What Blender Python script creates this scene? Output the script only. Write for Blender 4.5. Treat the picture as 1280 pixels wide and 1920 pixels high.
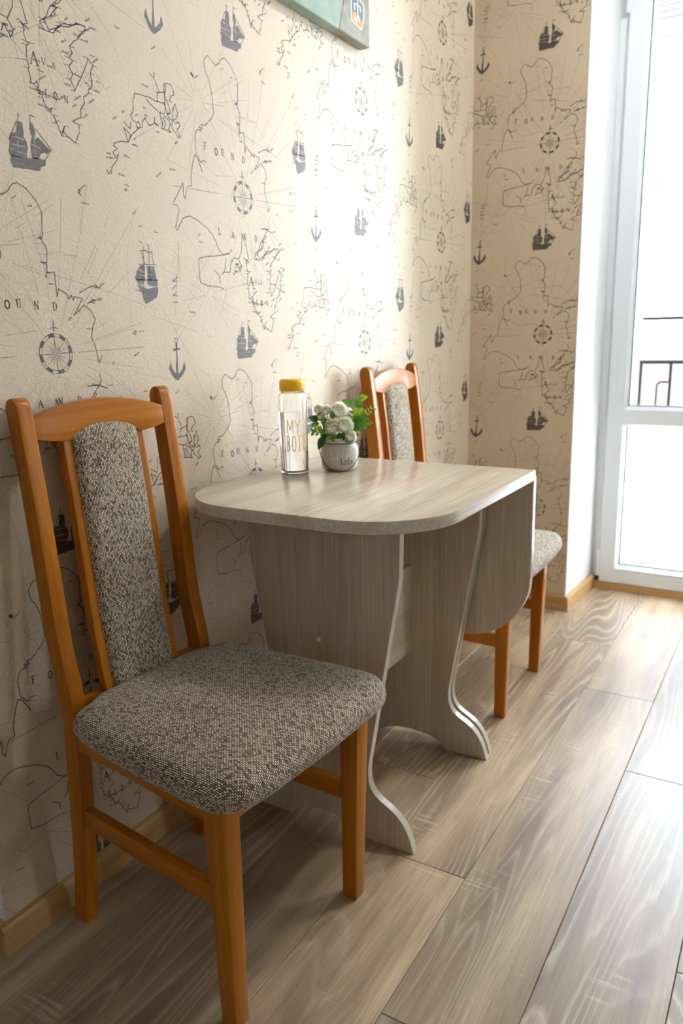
import bpy, bmesh, math, random
from mathutils import Vector, Matrix, noise

for o in list(bpy.data.objects):
    bpy.data.objects.remove(o, do_unlink=True)
scene = bpy.context.scene
COL = scene.collection
random.seed(7)

# ------------------------------------------------------------------ camera
CAM_POS = Vector((1.10894, 0.0, 1.04329))
right = Vector((0.85862365, 0.51213713, -0.02193161))
up = Vector((-0.09640869, 0.20335913, 0.97434615))
fwd = Vector((-0.50345883, 0.83448225, -0.22398343))
cd = bpy.data.cameras.new('camera')
cd.sensor_fit = 'AUTO'
cd.sensor_width = 36.0
cd.lens = 1434.17 * 36.0 / 1920.0
cd.clip_start = 0.02
cd.dof.use_dof = True
cd.dof.focus_distance = 1.18
cd.dof.aperture_fstop = 5.6
cam = bpy.data.objects.new('camera', cd)
COL.objects.link(cam)
cam.matrix_world = Matrix(((right.x, up.x, -fwd.x, CAM_POS.x), (right.y, up.y, -fwd.y, CAM_POS.y), (right.z, up.z, -fwd.z, CAM_POS.z), (0, 0, 0, 1)))
scene.camera = cam

# ------------------------------------------------------------------ daylight, exposure
SKY = 26.0
world = bpy.data.worlds.new('overcast_sky')
scene.world = world
world.use_nodes = True
bg = world.node_tree.nodes['Background']
bg.inputs[0].default_value = (0.78, 0.885, 1.0, 1)
bg.inputs[1].default_value = SKY
vs = scene.view_settings
vs.view_transform = 'Standard'
vs.look = 'None'
vs.gamma = 1.0
vs.use_curve_mapping = False
vs.exposure = 0.6
LAMP_POWER = 62.0


def portal(name, loc, sx, sz, rz=0.0):
    d = bpy.data.lights.new(name, 'AREA')
    d.shape = 'RECTANGLE'
    d.size, d.size_y = sx, sz
    d.cycles.is_portal = True
    o = bpy.data.objects.new(name, d)
    COL.objects.link(o)
    o.location = loc
    o.rotation_euler = (math.radians(-90), 0, rz)


portal('door_light_portal', (0.83, 3.30, 1.2), 0.85, 2.36)
portal('side_window_light_portal', (3.42, 2.47, 1.5), 0.6, 1.6, math.radians(-90))

# ------------------------------------------------------------------ material helpers
def mk(name):
    m = bpy.data.materials.new(name)
    m.use_nodes = True
    nt = m.node_tree
    return m, nt, nt.nodes['Principled BSDF']


def nd(nt, typ, ins=None, **props):
    n = nt.nodes.new(typ)
    for k, v in props.items():
        setattr(n, k, v)
    for k, v in (ins or {}).items():
        if isinstance(v, bpy.types.NodeSocket):
            nt.links.new(v, n.inputs[k])
        else:
            n.inputs[k].default_value = v
    return n


def math_(nt, op, a, b=0.0, c=0.0):
    return nd(nt, 'ShaderNodeMath', {0: a, 1: b, 2: c}, operation=op).outputs[0]


def srgb(r, g, b):
    f = lambda c: c / 12.92 if c <= 0.04045 else ((c + 0.055) / 1.055) ** 2.4
    return (f(r / 255), f(g / 255), f(b / 255), 1)


def mixc(nt, fac, a, b, blend='MIX'):
    n = nt.nodes.new('ShaderNodeMix')
    n.data_type = 'RGBA'
    n.blend_type = blend
    for k, v in ((0, fac), (6, a), (7, b)):
        if isinstance(v, bpy.types.NodeSocket):
            nt.links.new(v, n.inputs[k])
        else:
            n.inputs[k].default_value = v
    return n.outputs[2]


def ramp(nt, fac, stops):
    n = nt.nodes.new('ShaderNodeValToRGB')
    nt.links.new(fac, n.inputs[0])
    e = n.color_ramp.elements
    while len(e) > 1:
        e.remove(e[-1])
    e[0].position, e[0].color = stops[0]
    for p, c in stops[1:]:
        x = e.new(p)
        x.color = c
    return n.outputs[0]


def g(v):
    return (v, v, v, 1)


def bump(nt, bsdf, height, strength=0.2, dist=0.001):
    b = nd(nt, 'ShaderNodeBump', {'Strength': strength, 'Distance': dist, 'Height': height})
    nt.links.new(b.outputs[0], bsdf.inputs['Normal'])


def plain(name, col, rough=0.5, spec=0.5, metal=0.0):
    m, nt, b = mk(name)
    b.inputs['Base Color'].default_value = col
    b.inputs['Roughness'].default_value = rough
    b.inputs['Specular IOR Level'].default_value = spec
    b.inputs['Metallic'].default_value = metal
    return m


def speckled(name, col, rough, amount=0.06, scale=60, bstr=0.1, bdist=0.0006, spec=0.5):
    m, nt, b = mk(name)
    tc = nd(nt, 'ShaderNodeTexCoord')
    no = nd(nt, 'ShaderNodeTexNoise', {'Vector': tc.outputs['Object'], 'Scale': scale, 'Detail': 4.0})
    d = tuple(c * (1 - amount) for c in col[:3]) + (1,)
    l = tuple(min(1, c * (1 + amount)) for c in col[:3]) + (1,)
    nt.links.new(mixc(nt, no.outputs[0], d, l), b.inputs['Base Color'])
    b.inputs['Roughness'].default_value = rough
    b.inputs['Specular IOR Level'].default_value = spec
    if bstr:
        bump(nt, b, no.outputs[0], bstr, bdist)
    return m


def wallpaper(name, base, vary):
    """vinyl wallpaper: crinkled emboss, satin sheen"""
    m, nt, b = mk(name)
    geo = nd(nt, 'ShaderNodeNewGeometry')
    pos = geo.outputs['Position']
    n0 = nd(nt, 'ShaderNodeTexNoise', {'Vector': pos, 'Scale': 22.0, 'Detail': 2.0})
    warp = nd(nt, 'ShaderNodeVectorMath', {0: n0.outputs['Color'], 1: (0.05, 0.05, 0.05)}, operation='MULTIPLY')
    p2 = nd(nt, 'ShaderNodeVectorMath', {0: pos, 1: warp.outputs[0]}, operation='ADD')
    st = nd(nt, 'ShaderNodeMapping', {'Vector': p2.outputs[0], 'Rotation': (0.6, 0, 0.6), 'Scale': (1.0, 0.55, 1.0)})
    vo = nd(nt, 'ShaderNodeTexVoronoi', {'Vector': st.outputs[0], 'Scale': 125.0}, feature='DISTANCE_TO_EDGE')
    ridge = ramp(nt, vo.outputs['Distance'], [(0.0, g(1)), (0.16, g(0.15)), (0.5, g(0))])
    n1 = nd(nt, 'ShaderNodeTexNoise', {'Vector': pos, 'Scale': 240.0, 'Detail': 3.0})
    h = math_(nt, 'MULTIPLY_ADD', n1.outputs[0], 0.35, ridge)
    n2 = nd(nt, 'ShaderNodeTexNoise', {'Vector': pos, 'Scale': 7.0, 'Detail': 3.0})
    c = mixc(nt, n2.outputs[0], base, vary)
    nt.links.new(c, b.inputs['Base Color'])
    b.inputs['Roughness'].default_value = 0.56
    b.inputs['Specular IOR Level'].default_value = 0.85
    bump(nt, b, h, 0.32, 0.0007)
    return m


def woodmat(name, base, dark, light, axis='Z', rough=0.32, rings=5.0, fine=1.0, spec=0.5, rnd=True, bstr=0.05, fade=0.5):
    """contour-figure timber or wood-print laminate; the grain runs along one object axis"""
    m, nt, b = mk(name)
    tc = nd(nt, 'ShaderNodeTexCoord')
    v = tc.outputs['Object']
    if rnd:
        oi = nd(nt, 'ShaderNodeObjectInfo')
        r = math_(nt, 'MULTIPLY', oi.outputs['Random'], 61.0)
        cx = nd(nt, 'ShaderNodeCombineXYZ', {0: r, 1: r, 2: r})
        v = nd(nt, 'ShaderNodeVectorMath', {0: v, 1: cx.outputs[0]}, operation='ADD').outputs[0]
    a = {'X': 0, 'Y': 1, 'Z': 2}[axis]

    def sc(across, along):
        s = [across] * 3
        s[a] = along
        return nd(nt, 'ShaderNodeMapping', {'Vector': v, 'Scale': tuple(s)}).outputs[0]
    n1 = nd(nt, 'ShaderNodeTexNoise', {'Vector': sc(9.0, 0.9), 'Scale': 1.0, 'Detail': 1.5, 'Distortion': 0.6})
    k = math_(nt, 'MULTIPLY', n1.outputs[0], rings)
    pp = math_(nt, 'PINGPONG', k, 0.5)
    fig = math_(nt, 'MULTIPLY', pp, 2.0)
    fig = nd(nt, 'ShaderNodeMath', {0: fig, 1: 1.6}, operation='POWER').outputs[0]
    n2 = nd(nt, 'ShaderNodeTexNoise', {'Vector': sc(260.0 * fine, 5.0 * fine), 'Scale': 1.0, 'Detail': 4.0, 'Roughness': 0.65})
    n3 = nd(nt, 'ShaderNodeTexNoise', {'Vector': sc(26.0, 1.2), 'Scale': 1.0, 'Detail': 3.0})
    c = mixc(nt, ramp(nt, n3.outputs[0], [(0.35, g(0)), (0.68, g(1))]), base, dark)
    c = mixc(nt, math_(nt, 'MULTIPLY', fig, fade), c, light)
    fib = ramp(nt, n2.outputs[0], [(0.38, g(0.72)), (0.6, g(1.0))])
    c = mixc(nt, 0.75, c, fib, 'MULTIPLY')
    nt.links.new(c, b.inputs['Base Color'])
    b.inputs['Roughness'].default_value = rough
    b.inputs['Specular IOR Level'].default_value = spec
    if bstr:
        bump(nt, b, n2.outputs[0], bstr, 0.0006)
    return m


def floormat(name):
    """oak laminate board, grain along Y, cathedral figure, knots, per-board tone"""
    m, nt, b = mk(name)
    tc = nd(nt, 'ShaderNodeTexCoord')
    oi = nd(nt, 'ShaderNodeObjectInfo')
    rn = oi.outputs['Random']
    r = math_(nt, 'MULTIPLY', rn, 83.0)
    cx = nd(nt, 'ShaderNodeCombineXYZ', {0: r, 1: r, 2: 0.0})
    v = nd(nt, 'ShaderNodeVectorMath', {0: tc.outputs['Object'], 1: cx.outputs[0]}, operation='ADD').outputs[0]

    def sc(x, y):
        return nd(nt, 'ShaderNodeMapping', {'Vector': v, 'Scale': (x, y, 1.0)}).outputs[0]
    n1 = nd(nt, 'ShaderNodeTexNoise', {'Vector': sc(5.2, 0.62), 'Scale': 1.0, 'Detail': 1.4, 'Distortion': 0.35})
    kk = math_(nt, 'MULTIPLY', n1.outputs[0], 34.0)
    jit = nd(nt, 'ShaderNodeTexNoise', {'Vector': sc(90.0, 12.0), 'Scale': 1.0, 'Detail': 3.0})
    kk = math_(nt, 'MULTIPLY_ADD', jit.outputs[0], 0.35, kk)
    fr = math_(nt, 'FRACT', kk)
    line = ramp(nt, fr, [(0.0, g(0.1)), (0.5, g(0.0)), (0.72, g(0.55)), (0.85, g(1.0)), (1.0, g(0.1))])
    n3 = nd(nt, 'ShaderNodeTexNoise', {'Vector': sc(13.0, 1.3), 'Scale': 1.0, 'Detail': 3.0})
    patch = ramp(nt, n3.outputs[0], [(0.36, g(0)), (0.66, g(1))])
    n4 = nd(nt, 'ShaderNodeTexNoise', {'Vector': sc(5.0, 1.0), 'Scale': 1.0, 'Detail': 1.0})
    gate = ramp(nt, n4.outputs[0], [(0.40, g(0.08)), (0.62, g(1.0))])
    n2 = nd(nt, 'ShaderNodeTexNoise', {'Vector': sc(330.0, 7.0), 'Scale': 1.0, 'Detail': 4.0, 'Roughness': 0.7})
    c = mixc(nt, patch, srgb(200, 174, 138), srgb(144, 118, 92))
    c = mixc(nt, math_(nt, 'MULTIPLY', gate, 0.6), c, srgb(128, 106, 88))
    c = mixc(nt, math_(nt, 'MULTIPLY', math_(nt, 'MULTIPLY', line, gate), 0.72), c, srgb(206, 188, 162))
    # pale saw marks across the boards
    sm = nd(nt, 'ShaderNodeTexNoise', {'Vector': sc(7.0, 130.0), 'Scale': 1.0, 'Detail': 2.0})
    sg = nd(nt, 'ShaderNodeTexNoise', {'Vector': sc(11.0, 5.0), 'Scale': 1.0, 'Detail': 1.0})
    saw = math_(nt, 'MULTIPLY', ramp(nt, sm.outputs[0], [(0.56, g(0)), (0.62, g(1))]), ramp(nt, sg.outputs[0], [(0.60, g(0)), (0.68, g(0.5))]))
    c = mixc(nt, saw, c, srgb(212, 197, 172))
    fib = ramp(nt, n2.outputs[0], [(0.36, g(0.66)), (0.58, g(1.0))])
    c = mixc(nt, 0.8, c, fib, 'MULTIPLY')
    tone = math_(nt, 'MULTIPLY_ADD', rn, 0.18, 0.91)
    hs = nd(nt, 'ShaderNodeHueSaturation', {'Value': tone, 'Color': c})
    nt.links.new(hs.outputs[0], b.inputs['Base Color'])
    ro = math_(nt, 'MULTIPLY_ADD', n2.outputs[0], 0.10, 0.34)
    nt.links.new(ro, b.inputs['Roughness'])
    b.inputs['Specular IOR Level'].default_value = 0.4
    hgt = math_(nt, 'MULTIPLY_ADD', line, 0.5, n2.outputs[0])
    bump(nt, b, hgt, 0.10, 0.0008)
    return m


def tweed(name):
    """chunky woven upholstery: cream and brown stitches over a dark ground (UV in metres)"""
    m, nt, b = mk(name)
    uv = nd(nt, 'ShaderNodeUVMap')
    n0 = nd(nt, 'ShaderNodeTexNoise', {'Vector': uv.outputs[0], 'Scale': 60.0, 'Detail': 1.0})
    w = nd(nt, 'ShaderNodeVectorMath', {0: n0.outputs['Color'], 1: (0.0009, 0.0009, 0.0)}, operation='MULTIPLY')
    v = nd(nt, 'ShaderNodeVectorMath', {0: uv.outputs[0], 1: w.outputs[0]}, operation='ADD')
    mp = nd(nt, 'ShaderNodeMapping', {'Vector': v.outputs[0], 'Scale': (1000.0, 1000.0, 1.0)})
    br = nd(nt, 'ShaderNodeTexBrick', {'Vector': mp.outputs[0], 'Color1': g(0.0), 'Color2': g(1.0), 'Mortar': g(0.0), 'Scale': 1.0,
            'Mortar Size': 0.62, 'Mortar Smooth': 0.3, 'Bias': 0.0, 'Brick Width': 5.2, 'Row Height': 2.9}, offset=0.5, squash=1.0)
    nn = nd(nt, 'ShaderNodeTexNoise', {'Vector': uv.outputs[0], 'Scale': 330.0, 'Detail': 1.0})
    big = nd(nt, 'ShaderNodeTexNoise', {'Vector': uv.outputs[0], 'Scale': 14.0, 'Detail': 2.0})
    val = math_(nt, 'MULTIPLY_ADD', br.outputs['Color'], 0.55, math_(nt, 'MULTIPLY', nn.outputs[0], 0.62))
    val = math_(nt, 'MULTIPLY_ADD', big.outputs[0], 0.14, val)
    yarn = ramp(nt, val, [(0.25, srgb(70, 54, 46)), (0.42, srgb(140, 116, 96)), (0.58, srgb(208, 186, 154)), (0.85, srgb(244, 230, 204))])
    c = mixc(nt, br.outputs['Fac'], yarn, srgb(34, 25, 22))
    nt.links.new(c, b.inputs['Base Color'])
    b.inputs['Roughness'].default_value = 0.85
    b.inputs['Specular IOR Level'].default_value = 0.25
    b.inputs['Sheen Weight'].default_value = 0.25
    hh = math_(nt, 'SUBTRACT', 1.0, br.outputs['Fac'])
    bump(nt, b, hh, 0.7, 0.0012)
    return m


def glassmat(name, tint=(1, 1, 1, 1)):
    """window pane: clear with a fresnel reflection"""
    m = bpy.data.materials.new(name)
    m.use_nodes = True
    nt = m.node_tree
    nt.nodes.remove(nt.nodes['Principled BSDF'])
    out = nt.nodes['Material Output']
    tr = nd(nt, 'ShaderNodeBsdfTransparent', {'Color': tint})
    gl = nd(nt, 'ShaderNodeBsdfGlossy', {'Roughness': 0.02})
    fr = nd(nt, 'ShaderNodeFresnel', {'IOR': 1.45})
    mx = nd(nt, 'ShaderNodeMixShader', {0: fr.outputs[0], 1: tr.outputs[0], 2: gl.outputs[0]})
    nt.links.new(mx.outputs[0], out.inputs[0])
    return m


def frosted(name):
    m = bpy.data.materials.new(name)
    m.use_nodes = True
    nt = m.node_tree
    nt.nodes.remove(nt.nodes['Principled BSDF'])
    out = nt.nodes['Material Output']
    no = nd(nt, 'ShaderNodeTexNoise', {'Scale': 14.0, 'Detail': 2.0})
    c = mixc(nt, no.outputs[0], (0.86, 0.88, 0.90, 1), (0.95, 0.95, 0.95, 1))
    tl = nd(nt, 'ShaderNodeBsdfTranslucent', {'Color': c})
    gl = nd(nt, 'ShaderNodeBsdfGlossy', {'Roughness': 0.15})
    mx = nd(nt, 'ShaderNodeMixShader', {0: 0.05, 1: tl.outputs[0], 2: gl.outputs[0]})
    nt.links.new(mx.outputs[0], out.inputs[0])
    return m


def clear(name, ior=1.45, tint=(1, 1, 1, 1), rough=0.0):
    m, nt, b = mk(name)
    b.inputs['Base Color'].default_value = tint
    b.inputs['Roughness'].default_value = rough
    b.inputs['IOR'].default_value = ior
    b.inputs['Transmission Weight'].default_value = 1.0
    return m


M = {}
M['paper'] = wallpaper('cream_vinyl_wallpaper', srgb(212, 195, 168), srgb(204, 184, 155))
M['ink'] = wallpaper('dark_brown_print', srgb(84, 70, 66), srgb(70, 58, 55))
M['ink_mid'] = wallpaper('brown_line_print', srgb(106, 92, 84), srgb(94, 81, 75))
M['ink_thin'] = wallpaper('pale_brown_line_print', srgb(160, 144, 126), srgb(150, 134, 118))
M['white_wall'] = speckled('white_wall_paint', srgb(232, 232, 230), 0.6, 0.015, 40, 0.05)
M['ceiling'] = speckled('white_ceiling_paint', srgb(238, 236, 230), 0.8, 0.01, 30, 0.04)
M['outer_wall'] = speckled('rough_outer_render', srgb(150, 152, 156), 0.9, 0.05, 90, 0.5, 0.004)
M['floor'] = floormat('oak_laminate_board')
M['under'] = plain('dark_joint', srgb(70, 58, 48), 0.9, 0.1)
M['skirt'] = woodmat('oak_baseboard', srgb(200, 158, 98), srgb(178, 134, 76), srgb(212, 176, 120), 'Y', 0.38)
M['skirt_x'] = woodmat('oak_baseboard_across', srgb(200, 158, 98), srgb(178, 134, 76), srgb(212, 176, 120), 'X', 0.38)
M['chair_z'] = woodmat('honey_beech_upright', srgb(182, 108, 22), srgb(164, 92, 14), srgb(194, 122, 32), 'Z', 0.30, 3.0, 0.7, spec=0.25, bstr=0.02)
M['chair_x'] = woodmat('honey_beech_lengthwise', srgb(182, 108, 22), srgb(164, 92, 14), srgb(194, 122, 32), 'X', 0.30, 3.0, 0.7, spec=0.25, bstr=0.02)
M['chair_y'] = woodmat('honey_beech_crosswise', srgb(182, 108, 22), srgb(164, 92, 14), srgb(194, 122, 32), 'Y', 0.30, 3.0, 0.7, spec=0.25, bstr=0.02)
M['tweed'] = tweed('brown_cream_tweed')
M['lam_y'] = woodmat('ash_laminate_top', srgb(222, 206, 184), srgb(208, 190, 166), srgb(230, 217, 198), 'Y', 0.17, 4.0, 0.8, bstr=0.015)
M['lam_z'] = woodmat('ash_laminate_upright', srgb(212, 194, 172), srgb(196, 176, 154), srgb(222, 206, 186), 'Z', 0.3, 4.0, 0.8, bstr=0.02)
M['edge'] = woodmat('ash_edge_band', srgb(214, 202, 182), srgb(200, 184, 162), srgb(226, 216, 200), 'Y', 0.25, 4.0, 0.8, bstr=0.01)
M['edge_pale'] = plain('pale_edge_band', srgb(192, 181, 166), 0.2)
M['pvc'] = plain('white_plastic_frame', srgb(236, 238, 240), 0.25)
M['gasket'] = plain('black_rubber_gasket', srgb(24, 24, 26), 0.6)
M['glass'] = glassmat('clear_pane')
M['frosted'] = frosted('frosted_pane')
M['iron'] = plain('black_painted_iron', srgb(16, 14, 15), 0.7, 0.1)
M['wire'] = plain('dark_steel_wire', srgb(70, 70, 74), 0.35, 0.5, 0.8)
M['steel'] = plain('bright_steel', srgb(190, 190, 188), 0.3, 0.5, 1.0)
M['stem'] = plain('green_stem', srgb(96, 124, 60), 0.6)
def thin(name, col, amount, share):
    m = speckled(name, col, 0.55, amount, 60, 0.05)
    nt = m.node_tree
    b = nt.nodes['Principled BSDF']
    tl = nd(nt, 'ShaderNodeBsdfTranslucent', {'Color': col})
    mx = nd(nt, 'ShaderNodeMixShader', {0: share, 1: b.outputs[0], 2: tl.outputs[0]})
    nt.links.new(mx.outputs[0], nt.nodes['Material Output'].inputs[0])
    return m


M['petal'] = thin('cream_white_petal', srgb(252, 250, 238), 0.02, 0.55)
M['leaf'] = thin('green_leaf', srgb(96, 146, 40), 0.3, 0.35)
M['leaf_dark'] = thin('dark_green_leaf', srgb(50, 96, 52), 0.25, 0.3)
M['leaf_lime'] = thin('lime_green_leaf', srgb(158, 196, 56), 0.2, 0.35)
M['pot'] = speckled('grey_glazed_ceramic', srgb(196, 190, 176), 0.28, 0.05, 30, 0.03)
M['pot_emboss'] = plain('pale_raised_glaze', srgb(222, 219, 208), 0.3)
M['pot_ink'] = plain('dark_ceramic_print', srgb(58, 52, 48), 0.4)
M['yellow'] = plain('yellow_plastic', srgb(246, 190, 16), 0.35)
M['yellow_ink'] = plain('yellow_bottle_print', srgb(236, 196, 40), 0.4)
M['bottle'] = clear('clear_bottle_plastic', 1.45)
M['water'] = clear('water', 1.33)


# ------------------------------------------------------------------ mesh helpers
def link(name, me, parent=None, mats=(), smooth=None):
    o = bpy.data.objects.new(name, me)
    COL.objects.link(o)
    if parent is not None:
        o.parent = parent
    for m in mats:
        me.materials.append(m)
    if smooth is not None:
        me.polygons.foreach_set('use_smooth', [True] * len(me.polygons))
        if smooth < 179:
            me.set_sharp_from_angle(angle=math.radians(smooth))
    return o


def from_bm(name, bm, parent=None, mats=(), smooth=None):
    me = bpy.data.meshes.new(name)
    bmesh.ops.recalc_face_normals(bm, faces=bm.faces)
    bm.to_mesh(me)
    bm.free()
    return link(name, me, parent, mats, smooth)


def raw(name, verts, faces, parent=None, mats=(), smooth=None, fmat=None):
    me = bpy.data.meshes.new(name)
    me.from_pydata([tuple(v) for v in verts], [], faces)
    o = link(name, me, parent, mats, smooth)
    if fmat:
        me.polygons.foreach_set('material_index', fmat)
    me.update()
    return o


def empty(name, loc=(0, 0, 0), rz=0.0):
    o = bpy.data.objects.new(name, None)
    o.empty_display_size = 0.05
    COL.objects.link(o)
    o.location = loc
    o.rotation_euler = (0, 0, rz)
    return o


def tag(o, label=None, cat=None, group=None, kind=None):
    if label:
        o['label'] = label
    if cat:
        o['category'] = cat
    if group:
        o['group'] = group
    if kind:
        o['kind'] = kind
    return o


def bevel_sharp(bm, w, seg=2, ang=35):
    if w <= 0:
        return
    es = [e for e in bm.edges if len(e.link_faces) == 2 and e.calc_face_angle(0) > math.radians(ang)]
    bmesh.ops.bevel(bm, geom=es, offset=w, segments=seg, profile=0.6, affect='EDGES', clamp_overlap=True)


def bm_box(bm, lo, hi):
    v = [bm.verts.new((x, y, z)) for z in (lo[2], hi[2]) for x, y in ((lo[0], lo[1]), (hi[0], lo[1]), (hi[0], hi[1]), (lo[0], hi[1]))]
    for f in ((3, 2, 1, 0), (4, 5, 6, 7), (0, 1, 5, 4), (1, 2, 6, 5), (2, 3, 7, 6), (3, 0, 4, 7)):
        bm.faces.new([v[i] for i in f])
    return v


def box(name, lo, hi, mat, parent=None, bev=0.0, seg=2):
    bm = bmesh.new()
    bm_box(bm, lo, hi)
    bevel_sharp(bm, bev, seg)
    return from_bm(name, bm, parent, [mat], 40 if bev else None)


def boxes(name, lst, mat, parent=None):
    bm = bmesh.new()
    for lo, hi in lst:
        bm_box(bm, lo, hi)
    return from_bm(name, bm, parent, [mat])


def prism(name, quad_lo, quad_hi, mat, parent=None, bev=0.002):
    """8-corner solid: four corners at one end, four at the other"""
    bm = bmesh.new()
    a = [bm.verts.new(p) for p in quad_lo]
    b = [bm.verts.new(p) for p in quad_hi]
    bm.faces.new(a[::-1])
    bm.faces.new(b)
    for i in range(4):
        j = (i + 1) % 4
        bm.faces.new((a[i], a[j], b[j], b[i]))
    bmesh.ops.recalc_face_normals(bm, faces=bm.faces)
    bevel_sharp(bm, bev)
    return from_bm(name, bm, parent, [mat], 40)


def bar(name, p0, p1, w, h, mat, parent=None, bev=0.002):
    """straight bar between two points, w horizontal, h vertical"""
    p0, p1 = Vector(p0), Vector(p1)
    d = (p1 - p0).normalized()
    s = d.cross(Vector((0, 0, 1))).normalized() * (w / 2)
    u = Vector((0, 0, h / 2))
    q = [-s - u, s - u, s + u, -s + u]
    return prism(name, [p0 + k for k in q], [p1 + k for k in q], mat, parent, bev)


def extrude(name, outline, axis, a0, a1, mats, parent=None, bev=0.0, seg=2, shear=None, ang=35, smooth=40):
    """closed 2D outline extruded along an axis; material 0 on the broad faces, 1 on the edge"""
    def P(u, v, a):
        if axis == 'Y':
            p = [u, a, v]
        elif axis == 'X':
            p = [a, u, v]
        else:
            p = [u, v, a]
        if shear:
            p = list(shear(*p))
        return p
    bm = bmesh.new()
    A = [bm.verts.new(P(u, v, a0)) for u, v in outline]
    B = [bm.verts.new(P(u, v, a1)) for u, v in outline]
    f0 = bm.faces.new(A)
    f1 = bm.faces.new(B[::-1])
    f0.material_index = f1.material_index = 0
    n = len(outline)
    for i in range(n):
        j = (i + 1) % n
        f = bm.faces.new((A[i], B[i], B[j], A[j]))
        f.material_index = len(mats) - 1
    bmesh.ops.recalc_face_normals(bm, faces=bm.faces)
    if bev:
        es = [e for e in bm.edges if len(e.link_faces) == 2 and e.calc_face_angle(0) > math.radians(ang) and (f0 in e.link_faces or f1 in e.link_faces)]
        bmesh.ops.bevel(bm, geom=es, offset=bev, segments=seg, profile=0.6, affect='EDGES', clamp_overlap=True)
    return from_bm(name, bm, parent, mats, smooth)


def lathe(name, prof, mat, parent=None, seg=40, center=(0, 0), smooth=50):
    vs_, fs = [], []
    n = len(prof)
    for i in range(seg):
        t = 2 * math.pi * i / seg
        for r, z in prof:
            vs_.append((center[0] + r * math.cos(t), center[1] + r * math.sin(t), z))
    for i in range(seg):
        j = (i + 1) % seg
        for k in range(n - 1):
            fs.append((i * n + k, j * n + k, j * n + k + 1, i * n + k + 1))
    bm = bmesh.new()
    vv = [bm.verts.new(v) for v in vs_]
    for f in fs:
        bm.faces.new([vv[i] for i in f])
    bmesh.ops.remove_doubles(bm, verts=bm.verts, dist=1e-6)
    bmesh.ops.dissolve_degenerate(bm, edges=bm.edges, dist=1e-7)
    return from_bm(name, bm, parent, [mat], smooth)


def tube(name, pts, r, mat, parent=None, seg=8, closed=False, radii=None):
    pts = [Vector(p) for p in pts]
    n = len(pts)
    vs_, fs = [], []
    prev = None
    for i, p in enumerate(pts):
        if closed:
            d = (pts[(i + 1) % n] - pts[i - 1]).normalized()
        else:
            d = (pts[min(i + 1, n - 1)] - pts[max(i - 1, 0)]).normalized()
        ref = prev if prev is not None else (Vector((0, 0, 1)) if abs(d.z) < 0.9 else Vector((1, 0, 0)))
        a = (ref - d * ref.dot(d)).normalized()
        prev = a
        b = d.cross(a)
        rr = radii[i] if radii else r
        for k in range(seg):
            t = 2 * math.pi * k / seg
            vs_.append(p + a * (rr * math.cos(t)) + b * (rr * math.sin(t)))
    for i in range(n if closed else n - 1):
        j = (i + 1) % n
        for k in range(seg):
            l = (k + 1) % seg
            fs.append((i * seg + k, i * seg + l, j * seg + l, j * seg + k))
    if not closed:
        fs.append(tuple(range(seg))[::-1])
        fs.append(tuple((n - 1) * seg + k for k in range(seg)))
    return raw(name, vs_, fs, parent, [mat], 60)


def ring_frame(name, rect, profile, mat, parent=None, y_sign=1):
    """mitred frame in the XZ plane: rect x0,x1,z0,z1; profile = list of (inset, y), closed"""
    x0, x1, z0, z1 = rect
    vs_, fs = [], []
    n = len(profile)
    for i, y in profile:
        vs_ += [(x0 + i, y, z0 + i), (x1 - i, y, z0 + i), (x1 - i, y, z1 - i), (x0 + i, y, z1 - i)]
    for k in range(n):
        l = (k + 1) % n
        for a in range(4):
            b = (a + 1) % 4
            fs.append((k * 4 + a, k * 4 + b, l * 4 + b, l * 4 + a))
    bm = bmesh.new()
    vv = [bm.verts.new(v) for v in vs_]
    for f in fs:
        bm.faces.new([vv[i] for i in f])
    return from_bm(name, bm, parent, [mat])


def catmull(pts, sub=6):
    out = []
    n = len(pts)
    for i in range(n - 1):
        p0 = pts[max(i - 1, 0)]
        p1, p2 = pts[i], pts[i + 1]
        p3 = pts[min(i + 2, n - 1)]
        for k in range(sub):
            t = k / sub
            out.append(tuple(0.5 * (2 * b + (c - a) * t + (2 * a - 5 * b + 4 * c - d) * t * t + (3 * b - a - 3 * c + d) * t ** 3) for a, b, c, d in zip(p0, p1, p2, p3)))
    out.append(tuple(pts[-1]))
    return out


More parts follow.
